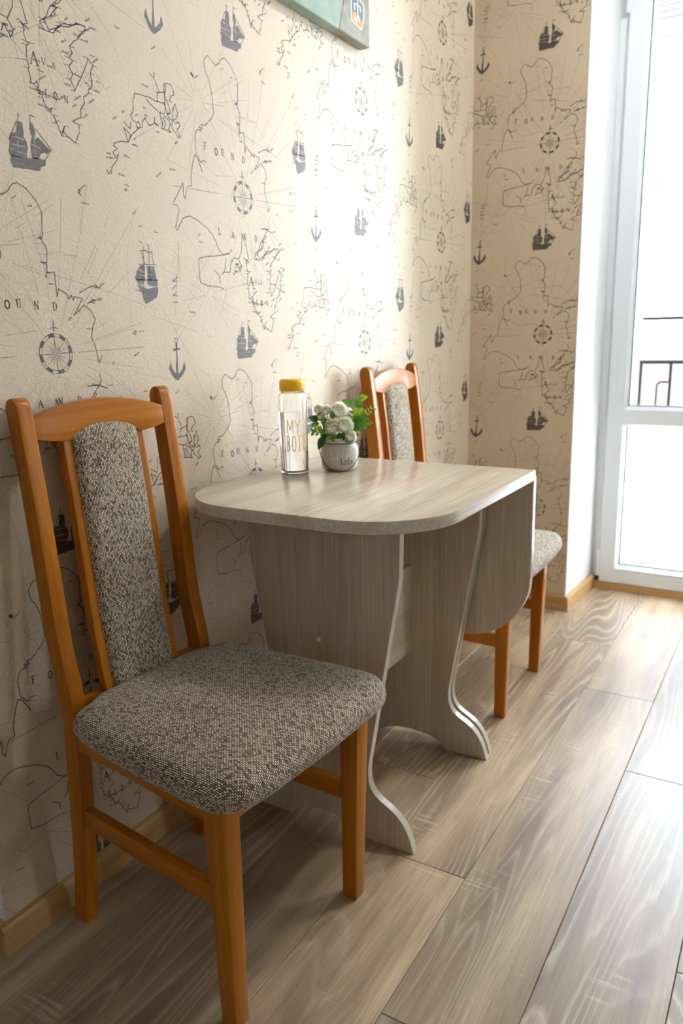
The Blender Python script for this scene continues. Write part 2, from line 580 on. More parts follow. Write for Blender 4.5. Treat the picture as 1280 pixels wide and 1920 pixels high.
def interp(x, xs, ys):
    if x <= xs[0]:
        return ys[0]
    for i in range(len(xs) - 1):
        if x <= xs[i + 1]:
            t = (x - xs[i]) / (xs[i + 1] - xs[i])
            return ys[i] + t * (ys[i + 1] - ys[i])
    return ys[-1]
TILE_COAST = [[[-48,-32],[-59,-45],[-59,-59],[-48,-77],[-42,-93],[-39,-112],[-37,-139],[-47,-152],[-68,-168],[-79,-168],[-75,-176],[-86,-174],[-80,-180],[-93,-181],[-100,-192],[-101,-207],[-99,-227],[-86,-242],[-80,-237],[-69,-238]],[[-104,-229],[-113,-248],[-121,-279],[-119,-291],[-130,-293],[-135,-300],[-142,-319],[-146,-312],[-145,-289],[-159,-307],[-172,-324],[-179,-333],[-166,-334],[-161,-343],[-169,-359],[-175,-378],[-170,-381],[-160,-367],[-150,-356],[-132,-350],[-110,-355],[-84,-366],[-65,-378],[-54,-392],[-43,-410],[-32,-417],[-10,-414],[0,-405]],[[-104,-230],[-95,-237],[-83,-260]],[[-10,-415],[-53,-422],[-89,-426],[-110,-431],[-112,-436],[-111,-479],[-88,-485],[-62,-486],[-47,-486],[-35,-490]],[[-46,-478],[-48,-462],[-63,-452]],[[-36,-459],[-29,-453],[-22,-425]],[[-29,-454],[-9,-453],[-8,-437],[8,-421],[22,-424],[31,-438],[25,-450],[15,-433],[9,-445]],[[22,-424],[34,-406],[39,-368],[52,-398],[59,-421],[48,-425],[62,-428]],[[162,-390],[141,-402],[121,-406],[108,-421],[90,-420],[84,-410],[97,-400],[107,-382],[120,-371],[136,-351],[156,-357]],[[110,-351],[136,-351],[144,-343],[140,-330]],[[151,-297],[142,-311],[138,-286],[130,-266],[134,-248],[142,-234],[133,-217],[119,-210],[108,-219],[95,-228],[112,-205],[117,-199],[99,-195],[97,-202],[93,-194],[87,-201],[85,-193],[68,-184],[63,-197],[63,-157],[48,-158],[43,-166]],[[48,-158],[49,-145],[37,-142],[49,-142],[52,-121],[44,-106],[38,-105],[46,-102],[47,-87],[49,-63],[39,-44],[25,-31],[7,-23],[-3,-27],[-13,-39],[-23,-45],[-48,-32]],[[112,-189],[131,-180],[144,-176],[161,-179]],[[127,-207],[142,-200],[160,-200]],[[-260,-152],[-248,-151],[-234,-151],[-225,-150],[-210,-153],[-185,-152],[-183,-156]],[[-260,-152],[-267,-165],[-268,-182],[-275,-192],[-271,-199],[-262,-202],[-256,-198],[-253,-208],[-262,-211],[-262,-204]],[[-231,-155],[-224,-161],[-211,-166],[-198,-172],[-185,-171],[-181,-159],[-183,-151]],[[-219,-109],[-208,-113],[-204,-121],[-197,-133]],[[-207,-103],[-207,-113]],[[-201,-137],[-186,-133],[-180,-131]],[[-201,-138],[-204,-154]],[[-182,-119],[-182,-135],[-183,-156]],[[-182,-119],[-176,-115],[-162,-114],[-157,-120],[-154,-130],[-164,-134],[-169,-144],[-163,-146]],[[-176,-118],[-181,-138],[-177,-146],[-171,-157],[-169,-166],[-179,-169],[-174,-176],[-166,-179]],[[-161,-159],[-154,-146],[-150,-156],[-148,-166],[-154,-173],[-163,-177],[-161,-159]],[[-198,-174],[-195,-184],[-192,-188],[-196,-198],[-182,-199],[-171,-202],[-176,-194],[-169,-184],[-180,-177],[-188,-175]],[[-162,-178],[-155,-182],[-146,-177],[-144,-184],[-153,-193],[-148,-199],[-143,-204],[-151,-207],[-157,-199],[-165,-195],[-167,-188],[-162,-178]],[[-248,-208],[-246,-197],[-240,-190],[-228,-200],[-214,-193],[-204,-196],[-214,-191],[-214,-182]],[[-277,-204],[-279,-216],[-290,-210],[-294,-207]],[[-295,-216],[-287,-240],[-279,-226],[-289,-221],[-295,-216]],[[-253,-208],[-274,-223],[-279,-228],[-287,-240],[-303,-241],[-322,-248],[-322,-254],[-315,-256],[-326,-263],[-322,-273],[-314,-266],[-319,-277],[-332,-290],[-335,-302]],[[-345,-297],[-341,-303],[-336,-297]],[[-103,-79],[-100,-76],[-96,-84],[-103,-79]],[[-191,-179],[-184,-188],[-190,-197]],[[-178,-162],[-179,-171],[-168,-167]],[[47,-421],[50,-425],[52,-430],[50,-436],[52,-443],[53,-448],[59,-448],[53,-454],[51,-467],[52,-477],[54,-484],[52,-486],[54,-496],[55,-507],[59,-508],[67,-502],[68,-510],[64,-515],[70,-515],[66,-520],[73,-520],[74,-525],[78,-534],[85,-540],[91,-536],[87,-543],[94,-547],[98,-558]],[[98,-555],[106,-576],[113,-560],[110,-569],[123,-576],[134,-582],[144,-563],[145,-551],[132,-548],[151,-538],[153,-524],[162,-512],[161,-505],[172,-496],[175,-487],[181,-485],[183,-474],[180,-463],[188,-449],[177,-439],[174,-450],[159,-474],[142,-499],[141,-492],[136,-482],[142,-472],[135,-463],[144,-452],[137,-449],[144,-441],[141,-431],[148,-423],[158,-415],[170,-401],[178,-395],[177,-390],[165,-391],[141,-399],[134,-399],[126,-402],[122,-408],[100,-418],[96,-410],[91,-405],[105,-397],[121,-379],[111,-380],[126,-371],[131,-366]],[[189,-389],[176,-399],[162,-412]],[[131,-23],[130,-17],[136,-15],[132,-22],[135,-27]],[[240,0],[245,0],[242,-3],[239,-2]],[[237,-254],[232,-260],[238,-261],[240,-255],[237,-254]],[[136,-204],[140,-200],[145,-201],[143,-205],[136,-204]],[[150,-173],[154,-178],[147,-180]]]
TILE_THIN = [[[-44,-179],[19,-247],[35,-271]],[[118,-165],[194,-54]],[[102,-228],[274,-25]],[[2,-150],[166,-182],[302,-215]],[[104,-277],[255,-240]],[[12,-46],[48,-169]],[[180,-323],[325,-352]],[[91,-36],[80,-119]],[[152,-4],[124,-85]],[[178,-188],[243,-139]],[[350,-258],[432,-161]],[[-49,-261],[15,-253]],[[395,-314],[304,-198]],[[35,-129],[115,-127]],[[286,-226],[464,-270]],[[377,-78],[346,-250]],[[-22,-115],[99,-82]],[[-6,-95],[75,-47]],[[122,-390],[23,-450],[55,-474]],[[87,-380],[66,-538]],[[83,-429],[121,-488]],[[142,-362],[169,-385]],[[118,-495],[95,-535]],[[148,-461],[163,-487]],[[186,-451],[213,-481],[223,-473]],[[67,-386],[72,-413]],[[201,-431],[155,-489]],[[-6,-542],[14,-548]],[[-111,-432],[-96,-444],[-92,-471]],[[-157,-374],[-112,-422]],[[-172,-406],[-172,-480]],[[-147,-496],[-128,-515],[-95,-505],[-80,-486]],[[-76,-506],[-20,-542]],[[-29,-491],[-22,-538]]]
TILE_DASH = [[[55,-126],[80,-123],[99,-127],[117,-138],[136,-154],[148,-173]],[[145,-322],[165,-336],[199,-359],[234,-386]],[[252,-53],[232,-114],[229,-180],[230,-250]],[[29,-448],[33,-466],[40,-494],[44,-542],[45,-557]],[[195,-348],[230,-387],[243,-409],[256,-437]]]
TILE_POLY = [[[3,-1],[54,1],[56,7],[67,12],[68,20],[55,22],[33,17],[16,17],[2,16],[-1,9],[1,4]],[[8,50],[16,53],[20,70],[26,70],[29,69],[31,56],[29,49],[34,42],[35,34],[32,17],[2,15],[-1,22],[3,36],[2,41]],[[44,74],[49,72],[52,65],[53,61],[51,48],[57,53],[68,44],[81,37],[71,29],[69,32],[61,29],[54,20],[42,18],[41,27],[41,38],[45,51],[42,63]],[[-274,113],[-243,126],[-236,142],[-239,150],[-249,145],[-268,142],[-284,148],[-292,150],[-281,132],[-278,118]],[[-280,185],[-269,184],[-271,159],[-275,149],[-289,150],[-297,160],[-289,175]],[[-264,184],[-245,184],[-241,168],[-237,151],[-253,145],[-266,151],[-263,167]],[[-217,2],[-213,-12],[-209,-18],[-203,-24],[-197,23],[-199,32],[-197,39],[-193,39],[-195,23],[-196,-25],[-189,-20],[-183,-14],[-177,1],[-173,-14],[-181,-24],[-198,-37],[-203,-36],[-214,-27],[-222,-13]],[[-207,27],[-187,28],[-187,24],[-207,23]]]
TILE_MAST = [[[23,82],[22,69]],[[45,84],[45,73]],[[23,80],[26,78]],[[46,83],[54,83]],[[53,65],[82,38]],[[2,41],[19,69]],[[68,21],[82,38]],[[-285,186],[-238,188]],[[-295,158],[-235,159]],[[-298,139],[-281,136]],[[-279,211],[-262,213]],[[-263,210],[-246,211]],[[-268,221],[-274,159]],[[-254,223],[-259,160]],[[-279,228],[-271,226]],[[-259,224],[-256,222]],[[-275,210],[-268,187]],[[-248,210],[-244,186]],[[-191,44],[-193,41],[-195,39],[-198,39],[-200,41],[-201,44],[-200,46],[-197,48],[-194,48],[-192,46],[-191,44]]]
TILE_WORDS = [[0,-49],[27,-57],[40,-107],[52,-177],[87,-237],[126,-251],[167,-177],[158,-198],[260,-44],[272,-63],[441,-65],[443,-76],[253,-257],[238,-303],[163,-354],[129,-350],[177,-316],[142,-38],[142,-17],[245,6],[313,-70],[343,-383],[360,-159],[355,-186],[353,-200],[113,-399],[86,-421],[118,-416],[140,-394],[186,-383],[194,-390],[174,-415],[130,-431],[130,-444],[156,-411],[196,-444],[188,-434],[196,-473],[192,-489],[128,-493],[152,-473],[170,-481],[149,-514],[179,-512],[140,-526],[163,-536],[75,-485],[79,-500],[58,-516],[72,-537],[12,-451],[10,-459],[16,-436],[31,-444],[252,-371],[-234,-133],[-238,-173],[-293,-194],[-260,-192],[-237,-185],[-314,-209],[-294,-266],[-211,-290],[-310,-300],[-156,-221],[-268,-234],[-271,-243],[-174,-270],[-84,-86],[-208,-209],[-337,-269],[-336,-276],[-189,-496],[-189,-509],[-189,-482],[-142,-541],[-99,-80],[73,-472],[92,-519],[75,-517],[113,-521],[95,-474]]
TILE_LET = [["F",-70,-207,14],["O",-36,-212,13],["U",-15,-210,13],["N",19,-212,13],["D",56,-213,13],["L",-39,-371,14],["A",6,-374,13],["N",48,-374,13],["D",90,-374,13],["A",64,-469,19],["V",83,-469,10],["A",102,-470,9],["L",84,-516,12],["O",101,-516,11],["N",122,-516,11]]

# ------------------------------------------------------------------ the room shell
YB, YD, ZC, XR, YF, XS = 2.81, 3.15, 2.6, 3.3, -1.7, -0.30
YO = 3.40            # outer face of the facade


def S(o):
    o['kind'] = 'structure'
    return o


floor = S(box('floor', (XS, YF, -0.05), (XR, YO, -0.0085), M['under']))
PW, PL = 0.195, 1.30
seam = {-1: 0.62, -2: 0.35, 0: 0.95, 1: 1.52, 2: 1.231, 3: 0.880, 4: 1.776, 5: 1.193}
rnd = random.Random(3)
plank_mesh = {}
for i in range(-2, 17):
    x0 = 0.045 + PW * i
    x1 = min(x0 + PW, XR)
    x0 = max(x0, XS)
    if x1 - x0 < 0.02:
        continue
    s = seam.get(i, rnd.uniform(0, PL))
    y = s - math.ceil((s - YF) / PL) * PL
    while y < YD:
        a, b = max(y, YF), min(y + PL, YD)
        y += PL
        if b - a < 0.02:
            continue
        wx, ly = x1 - x0 - 0.0007, b - a - 0.0007
        key = (round(wx, 4), round(ly, 4))
        if key not in plank_mesh:
            bm = bmesh.new()
            bm_box(bm, (-wx / 2, -ly / 2, -0.008), (wx / 2, ly / 2, 0))
            es = [e for e in bm.edges if all(abs(v.co.z) < 1e-6 for v in e.verts)]
            bmesh.ops.bevel(bm, geom=es, offset=0.0011, segments=1, affect='EDGES')
            o = from_bm('plank', bm, floor, [M['floor']])
            plank_mesh[key] = o.data
        else:
            o = link('plank', plank_mesh[key], floor)
        o.location = ((x0 + x1) / 2, (a + b) / 2, 0)

S(box('ceiling', (XS, YF, ZC), (XR, YO, ZC + 0.1), M['ceiling']))

# left wall: papered block that ends in a white-painted corner
bm = bmesh.new()
bm_box(bm, (XS, 0.67, 0), (0, YB, ZC))
for f in bm.faces:
    f.material_index = 0 if f.calc_center_median().x > -0.001 else 1
wall_left = S(from_bm('wall_left', bm, None, [M['paper'], M['white_wall']]))
S(box('wall_entry', (XS - 0.1, YF, 0), (XS, 0.67, ZC), M['white_wall']))
RY0, RY1, RZ0 = 2.20, 2.74, 0.75
S(boxes('wall_right', [((XR, YF, 0), (XR + 0.2, RY0, ZC)), ((XR, RY1, 0), (XR + 0.2, YO, ZC)), ((XR, RY0, 0), (XR + 0.2, RY1, RZ0)), ((XR, RY0, 2.25), (XR + 0.2, RY1, ZC))], M['white_wall']))
S(box('wall_front', (XS - 0.1, YF - 0.1, 0), (XR + 0.1, YF, ZC), M['white_wall']))

DX0, DX1, DZ1 = 0.42, 1.30, 2.42
bm = bmesh.new()
pier = [(XS, YB), (0.399, YB), (0.416, YD), (0.416, 3.215), (0.496, 3.215), (0.496, YO), (XS, YO)]
A = [bm.verts.new((x, y, 0)) for x, y in pier]
B = [bm.verts.new((x, y, ZC)) for x, y in pier]
bm.faces.new(A[::-1])
bm.faces.new(B)
for i in range(len(pier)):
    j = (i + 1) % len(pier)
    bm.faces.new((A[i], A[j], B[j], B[i]))
bm_box(bm, (0.399, YB, DZ1), (XR, YO, ZC))
bm_box(bm, (DX1, YB, 0), (XR, YO, DZ1))
wall_back = S(from_bm('wall_back', bm, None, [M['paper']]))
# white plastered reveals
S(prism('trim_1', [(0.399, YB - 0.001, 0), (0.403, YB - 0.001, 0), (0.420, YD, 0), (0.416, YD, 0)],
        [(0.399, YB - 0.001, DZ1), (0.403, YB - 0.001, DZ1), (0.420, YD, DZ1), (0.416, YD, DZ1)], M['white_wall'], None, 0.0005))
S(boxes('trim_2', [((DX1 - 0.004, YB, 0), (DX1, YD, DZ1)), ((0.42, YB, DZ1 - 0.004), (DX1, YD, DZ1))], M['white_wall']))
S(box('trim_3', (0.496, 3.215, 0), (0.502, YO, DZ1), M['outer_wall']))

# baseboards
def skirt(name, axis, a0, a1, off, sgn, mat):
    t = 0.014
    prof = [(0, 0), (t, 0), (t, 0.040), (t * 0.92, 0.049), (t * 0.62, 0.056), (t * 0.25, 0.0586), (0, 0.0586)]
    return S(extrude(name, [(off + sgn * u, v) for u, v in prof], axis, a0, a1, [mat], None, 0, smooth=30))


skirt('baseboard_left', 'Y', 0.656, YB - 0.0005, 0.0, 1, M['skirt'])
skirt('baseboard_return', 'X', XS, -0.0003, 0.67, -1, M['skirt_x'])
skirt('baseboard_back', 'X', 0.0145, 0.4025, YB - 0.001, -1, M['skirt_x'])
o = skirt('baseboard_reveal', 'Y', YB - 0.015, YD - 0.002, 0.403, 1, M['skirt'])
for v in o.data.vertices:
    v.co.x += 0.017 * (v.co.y - YB) / (YD - YB)
S(box('baseboard_door', (0.434, YD - 0.016, 0), (DX1 - 0.004, YD - 0.001, 0.03), M['skirt_x'], None, 0.003))

# ------------------------------------------------------------------ wallpaper print (flat ink on the paper)
def ribbon(out, pts, w, m, jit=0.0, step=4.0, gap=0.0, taper=False):
    q = []
    for (ax, ay), (bx_, by) in zip(pts[:-1], pts[1:]):
        n = max(1, int(math.hypot(bx_ - ax, by - ay) / step))
        for k in range(n):
            q.append((ax + (bx_ - ax) * k / n, ay + (by - ay) * k / n))
    q.append(pts[-1])
    if jit:
        q = [(x + RW.uniform(-jit, jit), y + RW.uniform(-jit, jit)) for x, y in q]
    for (ax, ay), (bx_, by) in zip(q[:-1], q[1:]):
        l = math.hypot(bx_ - ax, by - ay)
        if l < 1e-6 or (gap and RW.random() < gap):
            continue
        dx, dy = (bx_ - ax) / l, (by - ay) / l
        ww = w * (RW.uniform(0.75, 1.2) if jit else 1.0) / 2
        e = 0.25 * w
        ax2, ay2, bx2, by2 = ax - dx * e, ay - dy * e, bx_ + dx * e, by + dy * e
        out.append(([(ax2 - dy * ww, ay2 + dx * ww), (ax2 + dy * ww, ay2 - dx * ww), (bx2 + dy * ww, by2 - dx * ww), (bx2 - dy * ww, by2 + dx * ww)], m))


def dashes(out, pts, w, m, on=4.0, off=3.0):
    for (ax, ay), (bx_, by) in zip(pts[:-1], pts[1:]):
        l = math.hypot(bx_ - ax, by - ay)
        t = 0.0
        while t < l:
            a, b = t / l, min(1.0, (t + on) / l)
            ribbon(out, [(ax + (bx_ - ax) * a, ay + (by - ay) * a), (ax + (bx_ - ax) * b, ay + (by - ay) * b)], w, m, 0, 50)
            t += on + off


# serif capitals as strokes: (points, heavy)
GLYPH = {
    'A': [([(0.0, 0), (0.45, 1)], 0), ([(0.45, 1), (0.85, 0)], 1), ([(0.2, 0.38), (0.66, 0.38)], 0), ([(-0.08, 0), (0.12, 0)], 0), ([(0.72, 0), (0.98, 0)], 0)],
    'V': [([(0.0, 1), (0.42, 0)], 1), ([(0.42, 0), (0.8, 1)], 0), ([(-0.1, 1), (0.16, 1)], 0), ([(0.68, 1), (0.92, 1)], 0)],
    'L': [([(0.2, 0), (0.2, 1)], 1), ([(0.05, 1), (0.36, 1)], 0), ([(0.05, 0), (0.7, 0), (0.72, 0.25)], 0)],
    'O': [([(0.4 + 0.4 * math.cos(t * math.pi / 8), 0.5 + 0.5 * math.sin(t * math.pi / 8)) for t in range(-3, 4)], 1), ([(0.4 + 0.4 * math.cos(t * math.pi / 8), 0.5 + 0.5 * math.sin(t * math.pi / 8)) for t in range(3, 14)], 1)],
    'N': [([(0.12, 0), (0.12, 1)], 0), ([(0.1, 1), (0.75, 0)], 1), ([(0.75, 0), (0.75, 1)], 0), ([(0, 0), (0.26, 0)], 0), ([(-0.04, 1), (0.2, 1)], 0), ([(0.62, 1), (0.9, 1)], 0)],
    'D': [([(0.16, 0), (0.16, 1)], 1), ([(0.02, 0), (0.4, 0), (0.68, 0.16), (0.78, 0.5), (0.68, 0.84), (0.4, 1), (0.02, 1)], 0), ([(0.7, 0.25), (0.78, 0.5), (0.7, 0.75)], 1)],
    'F': [([(0.18, 0), (0.18, 1)], 1), ([(0.02, 1), (0.68, 1), (0.7, 0.78)], 0), ([(0.18, 0.52), (0.5, 0.52), (0.5, 0.62)], 0), ([(0.02, 0), (0.36, 0)], 0)],
    'U': [([(0.16, 1), (0.16, 0.3), (0.26, 0.06), (0.46, 0), (0.64, 0.08), (0.72, 0.3), (0.72, 1)], 0), ([(0.16, 1), (0.16, 0.25)], 1), ([(0.02, 1), (0.32, 1)], 0), ([(0.6, 1), (0.86, 1)], 0)],
}


def make_tile():
    """one repeat of the print, in millimetres from the hull of the broad ship; material 0 dark, 1 mid, 2 pale, 3 paper"""
    t = []
    for l in TILE_COAST:
        ribbon(t, l, 1.85, 1, 0.6, 3.0)
    for l in TILE_THIN:
        ribbon(t, l, 0.9, 2, 0.05, 22.0, 0.08)
    for l in TILE_DASH:
        dashes(t, l, 0.9, 2)
    for l in TILE_MAST:
        ribbon(t, l, 1.5, 0, 0.15, 8.0)
    for l in TILE_POLY:
        q = []
        for (ax, ay), (bx_, by) in zip(l, l[1:] + l[:1]):
            n = max(1, int(math.hypot(bx_ - ax, by - ay) / 6))
            for k in range(n):
                q.append((ax + (bx_ - ax) * k / n + RW.uniform(-0.5, 0.5), ay + (by - ay) * k / n + RW.uniform(-0.5, 0.5)))
        t.append((q, 0))
    # pale rigging and deck lines left open in the ships
    for a, b in (((2, 26), (34, 22)), ((36, 24), (62, 20)), ((8, 45), (30, 44)), ((6, 34), (32, 33)), ((42, 40), (60, 36)), ((16, 60), (17, 30)), ((50, 60), (49, 28)),
                 ((-296, 166), (-270, 166)), ((-290, 176), (-268, 172)), ((-262, 170), (-240, 166)), ((-282, 180), (-280, 150)), ((-252, 182), (-250, 150)), ((-286, 148), (-240, 146))):
        ribbon(t, [a, b], 0.9, 3, 0.5, 5.0, 0.35)
    # compass rose
    cx, cy, R = 49.0, -292.0, 34.0
    for rr, ww in ((R, 1.1), (R * 0.84, 0.9)):
        ribbon(t, [(cx + rr * math.cos(k * math.pi / 24), cy + rr * math.sin(k * math.pi / 24)) for k in range(49)], ww, 0, 0.15, 9)
    for k in range(0, 16, 2):
        a0, a1 = (k + 0.1) * math.pi / 8, (k + 1.1) * math.pi / 8
        t.append(([(cx + R * math.cos(a0 + (a1 - a0) * i / 4), cy + R * math.sin(a0 + (a1 - a0) * i / 4)) for i in range(5)] +
                  [(cx + R * 0.84 * math.cos(a1 + (a0 - a1) * i / 4), cy + R * 0.84 * math.sin(a1 + (a0 - a1) * i / 4)) for i in range(5)], 0))
    for k in range(16):
        a = k * math.pi / 8 + 0.02
        r1 = R * (1.22 if k % 4 == 0 else 0.82)
        hw = 1.5 if k % 4 == 0 else (1.2 if k % 2 == 0 else 0.8)
        dx, dy = math.cos(a), math.sin(a)
        m = r1 * 0.35
        t.append(([(cx, cy), (cx + dx * m - dy * hw, cy + dy * m + dx * hw), (cx + dx * r1, cy + dy * r1), (cx + dx * m + dy * hw * 0.4, cy + dy * m - dx * hw * 0.4)], 0))
    for a in (0, math.pi, -math.pi / 2):
        dx, dy = math.cos(a), math.sin(a)
        px, py = cx + dx * R * 1.18, cy + dy * R * 1.18
        ribbon(t, [(px - dy * 3.5, py + dx * 3.5), (px + dy * 3.5, py - dx * 3.5)], 1.0, 0, 0.1, 9)
    t.append(([(cx - 1.2, cy + R * 1.1), (cx + 1.2, cy + R * 1.1), (cx + 1.6, cy + R * 1.45), (cx + 0.3, cy + R * 1.72), (cx - 0.9, cy + R * 1.45)], 0))
    ribbon(t, [(cx - 8, cy + R * 1.22), (cx - 4, cy + R * 1.3), (cx, cy + R * 1.24), (cx + 4, cy + R * 1.3), (cx + 8, cy + R * 1.22)], 1.3, 0, 0.1, 9)
    # rhumb lines
    for cx2, cy2, n, r0, r1, ph in ((cx, cy, 32, 46, 270, 0.03), (-88, -128, 16, 9, 230, 0.12), (-87, -502, 12, 9, 190, 0.2)):
        for k in range(n):
            a = 2 * math.pi * k / n + ph
            e = r1 * RW.uniform(0.3, 1.0)
            s = r0 * RW.uniform(1.0, 2.2)
            p0, p1 = (cx2 + s * math.cos(a), cy2 + s * math.sin(a)), (cx2 + e * math.cos(a), cy2 + e * math.sin(a))
            if k % 5 == 3:
                dashes(t, [p0, p1], 0.7, 2, 3.0, 2.5)
            else:
                ribbon(t, [p0, p1], 0.95 if k % 8 == 0 else 0.72, 1 if (k % 8 == 0 and n == 32) else 2, 0.03, 24.0, 0.08)
    for ch, x, y, h in TILE_LET:
        for pts, heavy in GLYPH[ch]:
            ribbon(t, [(x + (u - 0.4) * h * 0.8, y + (v - 0.5) * h) for u, v in pts], h * (0.17 if heavy else 0.085), 0, 0, 50)
    # tiny illegible place names
    for x, y in TILE_WORDS:
        a = RW.choice((0, 0, -0.1, 0.55, 0.6, -0.08))
        n = RW.randint(4, 8)
        px = 0.0
        for k in range(n):
            hh = RW.choice((2.2, 2.4, 3.6, 2.0))
            pts = [(px, 0), (px + 0.5, hh), (px + 1.2, RW.uniform(0, hh)), (px + 1.5, 0)]
            pts = [(x - n + u * math.cos(a) - v * math.sin(a), y + u * math.sin(a) + v * math.cos(a)) for u, v in pts]
            ribbon(t, pts, 0.75, 1, 0.12, 9)
            px += 2.2
    # hydrography ticks along the ragged coasts
    for l in TILE_COAST[18:34]:
        for x, y in l[::2]:
            if RW.random() < 0.6:
                a = RW.uniform(0, 6.28)
                ribbon(t, [(x, y), (x + 6 * math.cos(a), y + 6 * math.sin(a))], 1.0, 1, 0.3, 2)
    for l in TILE_COAST[-8:-6]:
        for x, y in l:
            if RW.random() < 0.75:
                s = RW.choice((-1, 1))
                ribbon(t, [(x, y), (x + s * 5, y + RW.uniform(-1, 2)), (x + s * 9, y + RW.uniform(-1, 1))], 1.0, 1, 0.4, 2)
    return t


def clip(poly, ax, val, keep_gt):
    out = []
    for i in range(len(poly)):
        p, q = poly[i - 1], poly[i]
        pi, qi = (p[ax] > val) == keep_gt, (q[ax] > val) == keep_gt
        if pi != qi:
            t = (val - p[ax]) / (q[ax] - p[ax])
            out.append((p[0] + (q[0] - p[0]) * t, p[1] + (q[1] - p[1]) * t))
        if qi:
            out.append(q)
    return out


def wall_print(name, parent, rects, u0, v0, cols, to3d):
    vs_, fs, fm = [], [], []
    for ru0, ru1, rv0, rv1 in rects:
        for k in cols:
            for n in range(-3, 4):
                ox, oy = u0 + k * 0.5446, v0 + (k % 2) * 0.3225 + n * 0.64
                if oy - 0.6 > rv1 or oy + 0.25 < rv0 or ox + 0.48 < ru0 or ox - 0.36 > ru1:
                    continue
                for poly, m in TILE:
                    q = [(ox + x * 0.001, oy + y * 0.001) for x, y in poly]
                    us = [p[0] for p in q]
                    ws = [p[1] for p in q]
                    if max(us) < ru0 or min(us) > ru1 or max(ws) < rv0 or min(ws) > rv1:
                        continue
                    if min(us) < ru0:
                        q = clip(q, 0, ru0, True)
                    if q and max(us) > ru1:
                        q = clip(q, 0, ru1, False)
                    if q and min(ws) < rv0:
                        q = clip(q, 1, rv0, True)
                    if q and max(ws) > rv1:
                        q = clip(q, 1, rv1, False)
                    if len(q) < 3:
                        continue
                    b = len(vs_)
                    lift = (0.00026, 0.00022, 0.00018, 0.00034)[m]
                    vs_ += [to3d(x, y, lift) for x, y in q]
                    fs.append(tuple(range(b, b + len(q))))
                    fm.append(m)
    o = raw(name, vs_, fs, parent, [M['ink'], M['ink_mid'], M['ink_thin'], M['paper']], None, fm)
    o['kind'] = 'stuff'
    return o


RW = random.Random(11)
TILE = make_tile()
wall_print('map_print', wall_left, [(0.6705, YB - 0.0005, 0.002, ZC)], 0.8522, 1.3165, range(-1, 5), lambda u, v, l: (l, u, v))
wall_print('map_print', wall_back, [(0.0005, 0.3985, 0.002, ZC), (DX1, XR, 0.002, ZC)], 0.2308, 1.9659, range(-2, 7), lambda u, v, l: (u, YB - l, v))

# ------------------------------------------------------------------ balcony door
door = S(empty('door_1', (0, 0, 0)))
ring_frame('door_frame', (0.42, DX1 - 0.004, 0.0, DZ1 - 0.004), [(0, YD), (0.030, YD), (0.034, YD + 0.006), (0.034, YD + 0.06), (0, YD + 0.06)], M['pvc'], door)
SX0, SX1, SZ0, SZ1 = 0.452, 1.264, 0.031, 2.384
P_OUT = [(0.0, YD - 0.010), (0.002, YD - 0.014), (0.056, YD - 0.014), (0.056, YD + 0.05), (0.0, YD + 0.05)]
sash = ring_frame('door_sash', (SX0, SX1, SZ0, SZ1), P_OUT, M['pvc'], door)
box('middle_rail', (SX0 + 0.056, YD - 0.0135, 0.668 + 0.016), (SX1 - 0.056, YD + 0.049, 0.754 - 0.016), M['pvc'], sash, 0.002)
for z0, z1, mat, nm in ((0.108, 0.668, M['frosted'], 'lower'), (0.754, 2.31, M['glass'], 'upper')):
    gx0, gx1 = 0.527, SX1 - 0.075
    ring_frame('glazing_bead', (gx0 - 0.019, gx1 + 0.019, z0 - 0.019, z1 + 0.019), [(0.0, YD - 0.013), (0.004, YD - 0.013), (0.018, YD + 0.006), (0.018, YD + 0.018), (0.0, YD + 0.018)], M['pvc'], sash)
    ring_frame('gasket', (gx0 - 0.004, gx1 + 0.004, z0 - 0.004, z1 + 0.004), [(0.0, YD + 0.004), (0.0062, YD + 0.0075), (0.0062, YD + 0.018), (0.0, YD + 0.018)], M['gasket'], sash)
    pane = box('pane', (gx0 - 0.003, YD + 0.019, z0 - 0.003), (gx1 + 0.003, YD + 0.023, z1 + 0.003), mat, sash)
    if nm == 'lower':
        pane['label'] = 'frosted white lower pane'
for zc in (0.11, 2.19):
    h = lathe('hinge', [(0, zc - 0.055), (0.008, zc - 0.055), (0.0095, zc - 0.052), (0.0095, zc + 0.052), (0.008, zc + 0.055), (0, zc + 0.055)], M['pvc'], door, 16, (0.4475, YD - 0.012))
lathe('hinge_pin', [(0, 0.036), (0.006, 0.036), (0.006, 0.056), (0, 0.056)], M['wire'], door, 12, (0.444, YD - 0.010))
h = box('handle', (SX1 - 0.04, YD - 0.065, 1.02), (SX1 - 0.018, YD - 0.050, 1.16), M['pvc'], door, 0.005)
box('handle_base', (SX1 - 0.042, YD - 0.052, 1.11), (SX1 - 0.016, YD - 0.014, 1.17), M['pvc'], door, 0.004)

sw = S(empty('window_1', (XR, (RY0 + RY1) / 2, 0), math.radians(-90)))
hw_ = (RY1 - RY0) / 2
ring_frame('window_frame', (-hw_, hw_, RZ0, 2.25), [(0, 0.08), (0.045, 0.08), (0.045, 0.14), (0, 0.14)], M['pvc'], sw)
for a, b in ((-hw_ + 0.048, -0.002), (0.002, hw_ - 0.048)):
    s_ = ring_frame('window_sash', (a, b, RZ0 + 0.048, 2.25 - 0.048), [(0, 0.066), (0.06, 0.066), (0.075, 0.086), (0.075, 0.13), (0, 0.13)], M['pvc'], sw)
    box('pane', (a + 0.07, 0.099, RZ0 + 0.118), (b - 0.07, 0.103, 2.25 - 0.118), M['glass'], s_)

